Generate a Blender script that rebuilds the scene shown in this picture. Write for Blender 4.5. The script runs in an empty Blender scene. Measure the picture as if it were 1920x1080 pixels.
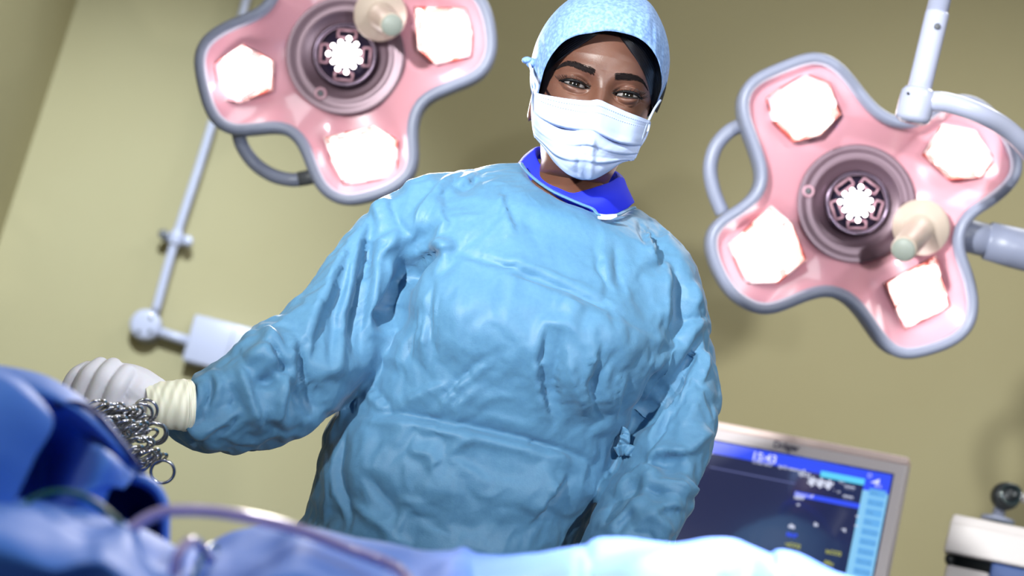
import bpy, bmesh, math, random
import numpy as np
from mathutils import Vector, Matrix
random.seed(7); rng = np.random.default_rng(7)
scene = bpy.context.scene
COL = scene.collection

# ------------------------------------------------------------------ camera
FPX = 65.0/36.0*1920.0
PITCH = math.radians(13.45); ROLL = math.radians(14.2)
CAM = np.array([0.0, 0.0, 0.95])
F = np.array([0, math.cos(PITCH), math.sin(PITCH)])
_r0 = np.array([1.0, 0, 0]); _u0 = np.array([0, -math.sin(PITCH), math.cos(PITCH)])
R = math.cos(ROLL)*_r0 + math.sin(ROLL)*_u0
U = math.cos(ROLL)*_u0 - math.sin(ROLL)*_r0

def ray(px, py):
    return F + (px-960.0)/FPX*R + (540.0-py)/FPX*U
def Wd(px, py, d):                      # point at view depth d (metres)
    return CAM + d*ray(px, py)
def Wy(px, py, Y):                      # point on the vertical plane y = Y
    r = ray(px, py); return CAM + r*(Y/r[1])
def to_px(P):
    Q = P-CAM; d = Q@F
    return 960+FPX*(Q@R)/d, 540-FPX*(Q@U)/d, d

# ------------------------------------------------------------------ helpers
def V(*a): return np.array(a, float)
def unit(v): return v/ (np.linalg.norm(v)+1e-12)

def cr(pts, n, closed=False):
    """Catmull-Rom resample of a list of points to n samples."""
    P = np.array(pts, float); m = len(P)
    seg = m if closed else m-1
    L = [np.linalg.norm(P[(i+1) % m]-P[i])+1e-9 for i in range(seg)]
    cum = np.concatenate([[0], np.cumsum(L)])
    ts = np.linspace(0, cum[-1], n, endpoint=not closed)
    out = []
    for t in ts:
        i = min(int(np.searchsorted(cum, t, side='right')-1), seg-1)
        u = (t-cum[i])/L[i]
        if closed: p0, p1, p2, p3 = P[(i-1) % m], P[i], P[(i+1) % m], P[(i+2) % m]
        else: p0, p1, p2, p3 = P[max(i-1, 0)], P[i], P[i+1], P[min(i+2, m-1)]
        out.append(0.5*((2*p1)+(-p0+p2)*u+(2*p0-5*p1+4*p2-p3)*u*u+(-p0+3*p1-3*p2+p3)*u**3))
    return np.array(out)

def cru(pts, n):
    """Catmull-Rom with uniform parameter (keeps grid rows aligned)."""
    P = np.array(pts, float); m = len(P); out = []
    for t in np.linspace(0, m-1, n):
        i = min(int(t), m-2); u = t-i
        p0, p1, p2, p3 = P[max(i-1, 0)], P[i], P[i+1], P[min(i+2, m-1)]
        out.append(0.5*((2*p1)+(-p0+p2)*u+(2*p0-5*p1+4*p2-p3)*u*u+(-p0+3*p1-3*p2+p3)*u**3))
    return np.array(out)

class MB:
    def __init__(s): s.v = []; s.f = []; s.n = 0
    def add(s, verts, faces):
        verts = np.asarray(verts, float).reshape(-1, 3)
        s.v.append(verts); s.f += [tuple(i+s.n for i in f) for f in faces]; s.n += len(verts); return s
    def grid(s, G, closed_u=False, closed_v=False, cap0=False, cap1=False):
        G = np.asarray(G, float); nr, nc = G.shape[:2]; f = []
        for i in range(nr if closed_v else nr-1):
            a = i*nc; b = ((i+1) % nr)*nc
            for j in range(nc if closed_u else nc-1):
                k = (j+1) % nc
                f.append((a+j, a+k, b+k, b+j))
        if cap0: f.append(tuple(range(nc-1, -1, -1)))
        if cap1: f.append(tuple((nr-1)*nc+j for j in range(nc)))
        return s.add(G.reshape(-1, 3), f)
    def tube(s, pts, r, n=12, caps=True, flat=1.0):
        P = np.array(pts, float); m = len(P)
        rr = np.full(m, r) if np.isscalar(r) else np.interp(np.linspace(0, 1, m), np.linspace(0, 1, len(r)), r)
        T = np.gradient(P, axis=0); T /= np.linalg.norm(T, axis=1)[:, None]+1e-12
        up = np.array([0, 0, 1.0]) if abs(T[0][2]) < .9 else np.array([1.0, 0, 0])
        N = unit(np.cross(T[0], up)); G = []
        for i in range(m):
            N = unit(N-T[i]*(N@T[i])); B = np.cross(T[i], N)
            a = np.linspace(0, 2*np.pi, n, endpoint=False)
            G.append(P[i]+rr[i]*(np.cos(a)[:, None]*N+flat*np.sin(a)[:, None]*B))
        return s.grid(G, closed_u=True, cap0=caps, cap1=caps)
    def ring(s, c, nrm, r, tr, n=40, m=10):
        c = np.array(c); nrm = unit(np.array(nrm)); x = unit(np.cross(nrm, [0.3, 0.5, 0.81])); y = np.cross(nrm, x)
        G = []
        for a in np.linspace(0, 2*np.pi, n, endpoint=False):
            e = math.cos(a)*x+math.sin(a)*y
            G.append([c+e*(r+tr*math.cos(b))+nrm*tr*math.sin(b) for b in np.linspace(0, 2*np.pi, m, endpoint=False)])
        return s.grid(G, closed_u=True, closed_v=True)
    def lathe(s, c, axis, prof, n=40, cap=True):
        """prof: list of (radius, height along axis)"""
        c = np.array(c); axis = unit(np.array(axis)); x = unit(np.cross(axis, [0.31, 0.5, 0.8])); y = np.cross(axis, x)
        a = np.linspace(0, 2*np.pi, n, endpoint=False)
        G = [c+axis*h+max(r, 1e-5)*(np.cos(a)[:, None]*x+np.sin(a)[:, None]*y) for r, h in prof]
        return s.grid(G, closed_u=True, cap0=cap, cap1=cap)
    def box(s, o, ex, ey, ez):
        """o corner, edge vectors"""
        o, ex, ey, ez = map(np.array, (o, ex, ey, ez))
        v = [o, o+ex, o+ex+ey, o+ey, o+ez, o+ex+ez, o+ex+ey+ez, o+ey+ez]
        return s.add(v, [(0, 3, 2, 1), (4, 5, 6, 7), (0, 1, 5, 4), (1, 2, 6, 5), (2, 3, 7, 6), (3, 0, 4, 7)])
    def sphere(s, c, r, n=24, m=16, ax=None):
        G = []
        A = ax if ax is not None else np.eye(3)
        r = np.array([r, r, r]) if np.isscalar(r) else np.array(r)
        for t in np.linspace(0.001, np.pi-.001, m):
            G.append([np.array(c)+(A.T@(r*np.array([math.sin(t)*math.cos(p), math.sin(t)*math.sin(p), math.cos(t)]))) for p in np.linspace(0, 2*np.pi, n, endpoint=False)])
        return s.grid(G, closed_u=True, cap0=True, cap1=True)
    def build(s, name, mat, parent=None, smooth=True, bevel=0, solid=0, sub=0, sharp=None):
        me = bpy.data.meshes.new(name)
        me.from_pydata(np.vstack(s.v).tolist(), [], s.f); me.update()
        bm = bmesh.new(); bm.from_mesh(me); bmesh.ops.recalc_face_normals(bm, faces=bm.faces); bm.to_mesh(me); bm.free()
        if smooth: me.polygons.foreach_set('use_smooth', [True]*len(me.polygons))
        o = bpy.data.objects.new(name, me); COL.objects.link(o)
        if mat: me.materials.append(mat)
        if parent:
            o.parent = parent; o.matrix_parent_inverse = Matrix.Translation(-Vector(parent.location))
        if solid:
            md = o.modifiers.new('s', 'SOLIDIFY'); md.thickness = solid; md.offset = -1
        if bevel:
            md = o.modifiers.new('b', 'BEVEL'); md.width = bevel; md.segments = 3; md.limit_method = 'ANGLE'; md.angle_limit = .6
        if sub:
            md = o.modifiers.new('u', 'SUBSURF'); md.levels = sub; md.render_levels = sub
        if sharp is not None: me.set_sharp_from_angle(angle=sharp)
        return o

def tag(o, label=None, cat=None, group=None, kind=None):
    if label: o['label'] = label
    if cat: o['category'] = cat
    if group: o['group'] = group
    if kind: o['kind'] = kind
    return o
def thing(name, loc, label, cat, group=None):
    o = bpy.data.objects.new(name, None); COL.objects.link(o); o.location = Vector(loc); o.empty_display_size = .05
    return tag(o, label, cat, group)

# ------------------------------------------------------------------ materials
def s2l(c):
    return tuple(((x/255)/12.92 if x/255 <= .04045 else ((x/255+.055)/1.055)**2.4) for x in c)
def mat(name, rgb, rough=.5, metal=0, spec=.5, **k):
    m = bpy.data.materials.new(name); m.use_nodes = True; nt = m.node_tree; b = nt.nodes['Principled BSDF']
    c = s2l(rgb)
    b.inputs['Base Color'].default_value = (*c, 1); b.inputs['Roughness'].default_value = rough
    b.inputs['Metallic'].default_value = metal; b.inputs['Specular IOR Level'].default_value = spec
    for kk, v in k.items():
        nm = kk.replace('_', ' ')
        if nm in b.inputs:
            b.inputs[nm].default_value = v
    return m
def nodes(m): return m.node_tree, m.node_tree.nodes['Principled BSDF']
def bumpnoise(m, scale, strength, dist=.001, detail=4, kind='noise', vec=None):
    nt, b = nodes(m)
    tc = nt.nodes.new('ShaderNodeTexCoord')
    if kind == 'noise':
        t = nt.nodes.new('ShaderNodeTexNoise'); t.inputs['Detail'].default_value = detail; out = t.outputs['Fac']
    elif kind == 'wave':
        t = nt.nodes.new('ShaderNodeTexWave'); out = t.outputs['Fac']
    else:
        t = nt.nodes.new('ShaderNodeTexVoronoi'); out = t.outputs['Distance']
    t.inputs['Scale'].default_value = scale
    if vec is not None:
        mp = nt.nodes.new('ShaderNodeMapping'); mp.inputs['Scale'].default_value = vec
        nt.links.new(tc.outputs['Object'], mp.inputs['Vector']); nt.links.new(mp.outputs['Vector'], t.inputs['Vector'])
    else: nt.links.new(tc.outputs['Object'], t.inputs['Vector'])
    bp = nt.nodes.new('ShaderNodeBump'); bp.inputs['Strength'].default_value = strength; bp.inputs['Distance'].default_value = dist
    nt.links.new(out, bp.inputs['Height'])
    if b.inputs['Normal'].is_linked:
        nt.links.new(b.inputs['Normal'].links[0].from_socket, bp.inputs['Normal'])
    nt.links.new(bp.outputs['Normal'], b.inputs['Normal'])
    return t
def colvar(m, rgb2, scale, lo=.35, hi=.65, detail=5):
    nt, b = nodes(m)
    tc = nt.nodes.new('ShaderNodeTexCoord'); t = nt.nodes.new('ShaderNodeTexNoise'); t.inputs['Scale'].default_value = scale
    t.inputs['Detail'].default_value = detail
    r = nt.nodes.new('ShaderNodeValToRGB'); r.color_ramp.elements[0].position = lo; r.color_ramp.elements[1].position = hi
    r.color_ramp.elements[0].color = b.inputs['Base Color'].default_value[:]; r.color_ramp.elements[1].color = (*s2l(rgb2), 1)
    nt.links.new(tc.outputs['Object'], t.inputs['Vector']); nt.links.new(t.outputs['Fac'], r.inputs['Fac'])
    nt.links.new(r.outputs['Color'], b.inputs['Base Color'])
def emis(name, rgb, strength):
    m = mat(name, (20, 20, 20), .4); nt, b = nodes(m)
    b.inputs['Emission Color'].default_value = (*s2l(rgb), 1); b.inputs['Emission Strength'].default_value = strength
    return m

M = {}
M['wall'] = mat('wall_paint', (168, 160, 126), .75, spec=.25); colvar(M['wall'], (164, 155, 120), 1.2); bumpnoise(M['wall'], 220, .08)
M['ceil'] = mat('ceiling_paint', (225, 225, 215), .8)
M['floor'] = mat('vinyl_floor', (120, 130, 135), .4); colvar(M['floor'], (105, 115, 120), 14)
M['grey'] = mat('lamp_grey', (140, 145, 168), .38)
M['white'] = mat('white_enamel', (180, 184, 208), .3, Coat_Weight=.3)
M['joint'] = mat('dark_joint', (90, 92, 98), .45)
M['skin'] = mat('skin', (100, 67, 54), .47, spec=.5, Subsurface_Weight=.12, Subsurface_Scale=.004)
colvar(M['skin'], (86, 53, 40), 30, .3, .75); bumpnoise(M['skin'], 700, .3, .0005)
M['gown'] = mat('gown_nonwoven', (76, 121, 155), .52, spec=.33, Sheen_Weight=.1)
M['glove'] = mat('latex_glove_shaded', (214, 212, 220), .5, Subsurface_Weight=.1, Subsurface_Scale=.003); bumpnoise(M['glove'], 60, .25, .001)  # bluish grey base carries the hand's shading; the cuff is the same latex
M['cuff'] = mat('glove_cuff_latex', (236, 232, 212), .5, Subsurface_Weight=.1, Subsurface_Scale=.003)
bumpnoise(M['cuff'], 30, .5, .002, kind='wave', vec=(1, 1, 1))
M['mask'] = mat('mask_nonwoven', (176, 190, 222), .75, spec=.2); bumpnoise(M['mask'], 420, .25, .0004)
M['cap'] = mat('cap_nonwoven', (104, 136, 186), .7, spec=.3); colvar(M['cap'], (134, 166, 212), 260, .4, .62, 8)
bumpnoise(M['cap'], 500, .35, .0005, 8)
M['hair'] = mat('black_hair', (12, 10, 13), .36, spec=.5)
M['brow'] = mat('brow_hair', (22, 14, 14), .8, spec=.2); M['lash'] = mat('lash_black', (8, 6, 7), .5)
M['polo'] = mat('royal_blue_knit', (40, 52, 226), .8, spec=.2); bumpnoise(M['polo'], 700, .4, .0006, kind='wave', vec=(1, .3, .2))
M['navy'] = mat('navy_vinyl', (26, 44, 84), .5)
M['drape'] = mat('blue_drape', (64, 122, 220), .65, spec=.35, Sheen_Weight=.15); bumpnoise(M['drape'], 25, .25, .004)
M['drapedark'] = mat('drape_seam_and_shade', (22, 40, 110), .6, spec=.3)  # seam blue, also painted shade inside the rolled drape
M['steel'] = mat('polished_steel', (200, 200, 205), .14, 1.0)
M['tube'] = mat('clear_lilac_tube', (188, 172, 226), .2, Transmission_Weight=.15, Coat_Weight=.5)
M['green'] = mat('dark_green_tube', (16, 92, 84), .3)
M['case'] = mat('monitor_case', (206, 196, 200), .45)
M['casetop'] = mat('monitor_case_top', (232, 206, 200), .4)
M['black'] = mat('black_rubber', (24, 28, 32), .35)
M['ink'] = mat('dark_ink', (50, 46, 80), .6)
M['blueb'] = mat('device_blue', (60, 84, 140), .5)
M['plastic'] = mat('device_plastic', (212, 204, 204), .45)
# ------------------------------------------------------------------ room
WALLY = 5.2
cxw = Wy(133, 38, WALLY); cxw2 = Wy(0, 451, WALLY)
XL = float((cxw[0]+cxw2[0])/2); XR = 2.9; ZC = 3.9; YN = -2.2
def quadwall(name, pts, m):
    o = MB().add(pts, [(0, 1, 2, 3)]).build(name, m, smooth=False); o['kind'] = 'structure'; return o
def slab(name, o, ex, ey, ez, m):
    ob = MB().box(o, ex, ey, ez).build(name, m, smooth=False); ob['kind'] = 'structure'; return ob
slab('floor', (XL-.1, YN, -.1), (XR-XL+.2, 0, 0), (0, WALLY-YN+.1, 0), (0, 0, .1), M['floor'])
slab('ceiling', (XL-.1, YN, ZC), (XR-XL+.2, 0, 0), (0, WALLY-YN+.1, 0), (0, 0, .1), M['ceil'])
slab('wall_back', (XL-.1, WALLY, 0), (XR-XL+.2, 0, 0), (0, .1, 0), (0, 0, ZC), M['wall'])
slab('wall_left', (XL-.1, YN, 0), (.1, 0, 0), (0, WALLY-YN, 0), (0, 0, ZC), M['wall'])
slab('wall_right', (XR, YN, 0), (.1, 0, 0), (0, WALLY-YN, 0), (0, 0, ZC), M['wall'])

# wall mounted conduit
def onwall(px, py, off=.0): return Wy(px, py, WALLY-off)
t = thing('wall_conduit', onwall(277, 615, 0), 'white vertical pipe with round junction fitting on the wall left of the gowned person', 'pipe')
MB().tube(cr([onwall(478, -60, .045), onwall(395, 240, .045), onwall(330, 445, .045), onwall(290, 588, .045)], 30), .0125, 16).build('pipe', M['white'], t)
cl = MB(); p = onwall(330, 447, .045)
cl.lathe(p-V(0, 0, .02), (0.02, 0, 1), [(.02, 0), (.02, .04)], 24)
cl.box(p+V(-.042, .0, -.012), (.084, 0, 0), (0, .03, 0), (0, 0, .024))
cl.build('pipe_clamp', M['white'], t, bevel=.003)
for s in (-1, 1):
    MB().lathe(p+V(s*.036, -.002, 0), (0, -1, 0), [(.014, 0), (.014, .012), (.008, .014)], 20).build('clamp_screw', M['joint'] if s < 0 else M['white'], t)
j = onwall(277, 615, .0)
MB().lathe(j, (0, -1, 0), [(.044, 0), (.044, .05), (.04, .056), (.03, .058)], 40).build('junction_disc', M['white'], t)
for q in ((.012, .02), (-.01, -.026), (.02, -.018)):
    MB().lathe(j+V(q[0], -.057, q[1]), (0, -1, 0), [(.006, 0), (.006, .003)], 14).build('screw', M['joint'], t)
MB().tube([onwall(292, 620, .035), onwall(325, 631, .035), onwall(372, 645, .035)], .0145, 16).build('branch_pipe', M['white'], t)

bx0 = onwall(345, 682, 0); bx1 = onwall(371, 597, 0); bxr = onwall(520, 632, 0)
t = tag(MB().box(V(bx0[0]+.0, WALLY-.06, bx0[2]), V(.22, 0, 0), V(0, .06, 0), V(0, 0, bx1[2]-bx0[2])).build('wall_box', M['white'], bevel=.006),
        'pale grey rectangular service box on the wall behind the raised sleeve', 'wall box')
MB().box(V(bx0[0]+.118, WALLY-.0612, bx0[2]+.006), V(.002, 0, 0), V(0, .004, 0), V(0, 0, bx1[2]-bx0[2]-.012)).build('panel_seam', M['joint'], t)
MB().box(V(bx0[0]+.13, WALLY-.0625, bx0[2]+.02), V(.05, 0, 0), V(0, .004, 0), V(0, 0, .05)).build('cover_plate', M['case'], t)
r0 = onwall(600, 735, .03); r1 = onwall(900, 812, .03)
tag(MB().box(V(r0[0], WALLY-.03, r0[2]-.025), V(.5, 0, 0), V(0, .03, 0), V(0, 0, .035)).build('wall_rail', M['casetop'], bevel=.004),
    'pale horizontal equipment rail on the wall between the sleeve and the gown waist', 'rail')
# ------------------------------------------------------------------ surgical lamps
M['pink'] = mat('lamp_face_pink', (222, 158, 172), .28, spec=.6, Coat_Weight=.6)
M['cone'] = mat('lamp_reflector_shaded', (100, 76, 88), .34, .3)  # dark mauve base includes the shading around the lamp hub
M['chrome'] = mat('dark_chrome', (86, 74, 88), .2, .9)
M['recess'] = mat('lamp_recess_dark', (30, 26, 48), .3)
M['clip'] = mat('mauve_clip', (196, 150, 165), .25)
M['handle'] = mat('sterile_handle', (200, 182, 168), .4)
M['handleend'] = mat('sterile_handle_end', (150, 156, 148), .5)
M['lens'] = emis('led_lens', (255, 244, 242), 10)
M['lensred'] = mat('lens_facets', (235, 130, 120), .1, .3, Coat_Weight=1.0)
nt, b = nodes(M['lensred'])
v = nt.nodes.new('ShaderNodeTexVoronoi'); v.inputs['Scale'].default_value = 55
tc = nt.nodes.new('ShaderNodeTexCoord'); nt.links.new(tc.outputs['Object'], v.inputs['Vector'])
rp = nt.nodes.new('ShaderNodeValToRGB'); cr_ = rp.color_ramp
cr_.elements[0].position = 0; cr_.elements[0].color = (.02, .02, .025, 1); cr_.elements[1].position = 1; cr_.elements[1].color = (1, .9, .88, 1)
e = cr_.elements.new(.35); e.color = (.75, .12, .08, 1); e = cr_.elements.new(.6); e.color = (.95, .55, .5, 1)
sp = nt.nodes.new('ShaderNodeSeparateColor'); nt.links.new(v.outputs['Color'], sp.inputs['Color']); nt.links.new(sp.outputs['Red'], rp.inputs['Fac'])
nt.links.new(rp.outputs['Color'], b.inputs['Base Color'])

def inset(poly, dpx):
    P = np.array(poly, float); n = len(P)
    T = np.roll(P, -1, 0)-np.roll(P, 1, 0); T /= np.linalg.norm(T, axis=1)[:, None]
    N = np.stack([-T[:, 1], T[:, 0]], 1)
    A = 0.5*np.sum(P[:, 0]*np.roll(P[:, 1], -1)-np.roll(P[:, 0], -1)*P[:, 1])
    if A < 0: N = -N
    return P+N*dpx

def lamp(outline, C, depth, wins, hdisc, hend, screw, clip0, label):
    mpp = depth/FPX
    def L(px, py, h=0.): return Wd(px, py, depth)-F*h
    C = np.array(C, float)
    root = thing('surgical_lamp', Wd(C[0], C[1], depth+.12), label, 'lamp', 'ceiling surgical lamps')
    O = cr(outline, 160, closed=True)
    for _ in range(3): O = (np.roll(O, 1, 0)+2*O+np.roll(O, -1, 0))/4
    # housing shell behind
    G = []
    for s, ins, h in ((1, 9, .004), (1, 1, -.012), (1, 2, -.04), (.93, 4, -.065), (.75, 4, -.085), (.4, 0, -.1), (.1, 0, -.1)):
        Q = C+(inset(O, ins)-C)*s
        G.append([L(q[0], q[1], h) for q in Q])
    MB().grid(G, closed_u=True, cap1=True).build('housing', M['grey'], root)
    # bezel ring
    G = []
    for a in np.linspace(0, 2*np.pi, 14, endpoint=False):
        Q = inset(O, 11.5-11.5*math.cos(a))
        G.append([L(q[0], q[1], .006+.013*math.sin(a)) for q in Q])
    MB().grid(G, closed_u=True, closed_v=True).build('bezel', M['grey'], root)
    # face: dished, star shaped about C
    I = inset(O, 19); G = []
    for s in np.linspace(.14, 1, 26):
        row = []
        for q in I:
            P_ = C+(q-C)*s; rr = np.linalg.norm(P_-C)
            h = -.002-.030*(1-s**3)-.016*math.exp(-(rr/120)**4)
            for w in wins:
                dd = np.linalg.norm(P_-np.array(w[0]))
                h -= .008*math.exp(-(dd/(w[1]*1.35))**4)
            row.append(L(P_[0], P_[1], h))
        G.append(row)
    MB().grid(G, closed_u=True).build('face_panel', M['pink'], root)
    # ridged inner reflector; shading round the hub put into its dark colour
    c3 = L(C[0], C[1], -.036)
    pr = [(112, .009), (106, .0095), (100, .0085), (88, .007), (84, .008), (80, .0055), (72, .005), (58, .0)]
    MB().lathe(c3, -F, [(r*mpp, h) for r, h in pr], 72, cap=False).build('shaded_reflector', M['cone'], root)
    # centre module
    mod = MB().lathe(c3, -F, [(60*mpp, 0), (62*mpp, .014), (58*mpp, .019), (53*mpp, .016), (51*mpp, .004), (50*mpp, -.004)], 64, cap=False).build('module_ring', M['chrome'], root)
    MB().lathe(c3, -F, [(51*mpp, -.006), (51*mpp, .002), (.0, .002)], 48).build('module_plate', M['recess'], root)
    Rr = R; Uu = U
    for k in range(5 if clip0[1] == 5 else 4):
        a = math.radians(clip0[0]+k*360/clip0[1]); e = math.cos(a)*Rr-math.sin(a)*Uu; t_ = math.sin(a)*Rr+math.cos(a)*Uu
        w, hgt, th = 17*mpp, 7*mpp, 2.2*mpp
        cc = c3-F*.012+e*40*mpp; m = MB()
        pts = [cc-t_*w-e*hgt, cc+t_*w-e*hgt, cc+t_*w+e*hgt, cc-t_*w+e*hgt]
        for i in range(4): m.tube([pts[i], pts[(i+1) % 4]], th, 8)
        m.build('lens_clip', M['clip'], root)
    m = MB(); m.sphere(c3-F*.012, (23*mpp, 23*mpp, 8*mpp), 28, 12, np.array([R, U, -F]))
    for k in range(11):
        a = 2*math.pi*k/11+.2; rr = (29+5*((k*7) % 3-1)*.6)*mpp
        m.sphere(c3-F*.013+rr*(math.cos(a)*R+math.sin(a)*U), (4.6*mpp, 4.6*mpp, 3*mpp), 12, 8, np.array([R, U, -F]))
    m.build('central_led', M['lens'], root)
    # lobe windows
    for (wc, hw, rot, quad) in wins:
        wc = np.array(wc, float); q = np.array(quad, float)
        fr = cr(np.vstack([q]), 4, closed=True)
        base = -.018
        # recess frame
        G = []
        qq = []
        for i in range(len(q)):
            a_, b_ = q[i], q[(i+1) % len(q)]
            for t_ in np.linspace(0, 1, 8, endpoint=False): qq.append(a_+(b_-a_)*t_)
        qq = np.array(qq)
        for s, h in ((1.06, base-.008), (1.05, base+.005), (1.0, base+.006), (.97, base-.004), (.5, base-.006), (.05, base-.006)):
            G.append([L(*(wc+(p-wc)*s), h) for p in qq])
        win = MB().grid(G, closed_u=True, cap1=True).build('lens_window', M['lensred'], root)
        # luminous lens, an irregular facetted dome
        G = []; ph = rng.uniform(0, 6.28, 5)
        ns = len(qq)
        for s, h in ((.84, base), (.78, base+.008), (.58, base+.017), (.3, base+.021), (.03, base+.022)):
            row = []
            for i, p in enumerate(qq):
                a = 2*math.pi*i/ns
                wob = 1.04-.12*(.5+.5*math.sin(3*a+ph[0]))-.05*(.5+.5*math.sin(7*a+ph[1]))-.035*(.5+.5*math.sin(13*a+ph[2]))
                row.append(L(*(wc+(p-wc)*s*wob), h))
            G.append(row)
        MB().grid(G, closed_u=True, cap1=True).build('led_lens', M['lens'], win, smooth=False)
    # sterile handle
    hd, hr = np.array(hdisc[:2], float), hdisc[2]; he, er = np.array(hend[:2], float), hend[2]
    a0 = L(*hd, .0); a1 = Wd(he[0], he[1], depth)-F*.12
    a1 = Wd(he[0], he[1], depth-.13); ax = unit(a1-a0); Lh = np.linalg.norm(a1-a0)
    h_ = MB().lathe(a0, ax, [(hr*.55*mpp, -.03), (hr*.8*mpp, -.012), (hr*.98*mpp, 0), (hr*mpp, .006), (hr*.96*mpp, .011), (hr*.6*mpp, .016), (er*1.12*mpp, .022),
                            (er*1.08*mpp, Lh*.5), (er*.98*mpp, Lh*.8), (er*.98*mpp, Lh-.004), (er*.9*mpp, Lh)], 44).build('handle', M['handle'], root)
    MB().lathe(a1, ax, [(er*.88*mpp, -.004), (er*.88*mpp, .001), (er*.8*mpp, .003), (.0, .003)], 32).build('handle_end', M['handleend'], h_)
    sc = L(screw[0], screw[1], -.026)
    s_ = MB(); s_.ring(sc, -F, 9*mpp, 3*mpp, 24, 8); s_.build('screw_ring', M['clip'], root)
    MB().lathe(sc, -F, [(6*mpp, -.004), (6*mpp, .002), (3*mpp, .003)], 16).build('screw', M['joint'], root)
    return root, L, mpp

RO = [(1321, 445), (1341, 410), (1383, 383), (1412, 356), (1418, 327), (1404, 279), (1383, 220), (1383, 178), (1407, 143), (1472, 113), (1519, 98),
      (1555, 104), (1590, 131), (1626, 178), (1656, 208), (1690, 222), (1722, 214), (1755, 190), (1795, 176), (1838, 186), (1880, 225), (1912, 285), (1912, 335),
      (1870, 380), (1825, 408), (1806, 440), (1808, 475), (1822, 510), (1833, 564), (1826, 611), (1792, 647), (1727, 670), (1685, 673), (1650, 652),
      (1614, 600), (1585, 568), (1555, 556), (1519, 562), (1454, 588), (1413, 588), (1365, 558), (1330, 498)]
LO = [(481, 17), (436, 35), (403, 52), (377, 74), (364, 107), (368, 148), (381, 200), (396, 230), (418, 248), (444, 256), (488, 252), (525, 250), (547, 259),
      (562, 281), (577, 319), (592, 352), (614, 374), (647, 387), (681, 383), (725, 370), (757, 352), (781, 326), (787, 289), (784, 252), (790, 215), (807, 193),
      (847, 174), (896, 154), (921, 130), (933, 96), (931, 56), (921, 15), (900, -18), (862, -40), (800, -50), (765, -52), (743, -65), (720, -115), (698, -148),
      (643, -178), (575, -166), (520, -130), (504, -85), (510, -40), (502, -5)]
lr, LL, mpp = lamp(LO, (645, 100), 3.0,
     [((452, 133), 52, 0, [(400, 118), (452, 82), (508, 112), (506, 165), (448, 190), (410, 184)]),
      ((680, 288), 60, 0, [(608, 258), (700, 236), (742, 262), (742, 330), (645, 344), (622, 300)]),
      ((832, 62), 52, 0, [(778, 12), (872, 14), (884, 60), (882, 104), (815, 116), (784, 90)]),
      ((610, -90), 52, 0, [(560, -120), (650, -145), (665, -60), (575, -45)])],
     (712, 27, 50), (735, 47, 22), (598, 172), (-50-45+10, 4), 'large pink-lit surgical lamp at upper left, cut off by the top of the photo')
# yoke of the left lamp
MB().tube(cr([LL(436, 236, -.05), LL(446, 270, -.05), LL(470, 303, -.05), LL(505, 326, -.04), LL(540, 335, -.03), LL(560, 334, -.03)], 40), .0115, 18).build('yoke', M['grey'], lr)
MB().tube([LL(556, 334, -.03), LL(600, 326, -.03)], .0125, 18).build('yoke_collar', M['joint'], lr)
MB().tube(cr([LL(640, 60, -.09), LL(620, -60, -.16), LL(560, -260, -.18), LL(600, -420, -.1)], 30), .022, 18).build('support_arm', M['white'], lr)
rr_, RL, mpp = lamp(RO, (1612, 380), 2.85,
     [((1512, 197), 52, 0, [(1440, 182), (1512, 137), (1556, 155), (1577, 212), (1540, 250), (1492, 262), (1455, 228)]),
      ((1438, 462), 58, 0, [(1370, 458), (1448, 388), (1486, 420), (1512, 486), (1460, 528), (1400, 530)]),
      ((1726, 550), 52, 0, [(1665, 532), (1758, 482), (1784, 574), (1700, 616)]),
      ((1800, 283), 52, 0, [(1738, 288), (1772, 232), (1832, 244), (1868, 298), (1842, 330), (1786, 334)])],
     (1728, 425, 54), (1694, 468, 24), (1521, 357), (18, 5), 'pink-lit surgical lamp at right, whole lobed head in view beside the pole')
MB().tube(cr([RL(1400, 228, -.05), RL(1372, 243, -.05), RL(1348, 272, -.05), RL(1338, 312, -.05), RL(1345, 356, -.05), RL(1362, 398, -.05)], 40), .0115, 18).build('yoke', M['grey'], rr_)
ax0 = RL(1795, 432, -.045); ax1 = RL(1990, 482, -.045); ax = unit(ax1-ax0)
MB().lathe(ax0, ax, [(.024, 0), (.026, .02), (.026, .055), (.022, .058), (.030, .06), (.032, .1), (.032, .17), (.028, .19)], 36).build('hub', M['grey'], rr_)

# ceiling pole with curved arm, in front of the right lamp
def PD(px, py, d=2.5): return Wd(px, py, d)
t = thing('ceiling_support_arm', PD(1716, 205), 'white vertical ceiling pole with curved side arm in front of the right lamp', 'support arm')
m25 = 2.5/FPX
top = PD(1770, -420); jb = PD(1713, 214)
p1 = PD(1757, 22); axd = unit(PD(1757, 22)-PD(1717, 190))
MB().tube([p1-axd*.03, p1+axd*.42], 20.5*m25, 28).build('upper_pole', M['white'], t)
MB().lathe(PD(1717, 195), axd, [(21.5*m25, 0), (22.5*m25, .04), (22.5*m25, np.linalg.norm(p1-PD(1717, 195))-.004), (21.3*m25, np.linalg.norm(p1-PD(1717, 195)))], 36).build('lower_sleeve', M['white'], t)
MB().lathe(PD(1752, 53)-F*(22*m25), -F, [(6*m25, -.004), (6*m25, .002), (4*m25, .003)], 20).build('screw', M['joint'], t)
MB().lathe(jb+axd*-.008, axd, [(24*m25, -.004), (31*m25, 0), (33*m25, .004), (33*m25, .028), (32*m25, .038), (26*m25, .044)], 40).build('joint_collar', M['white'], t)
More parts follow.
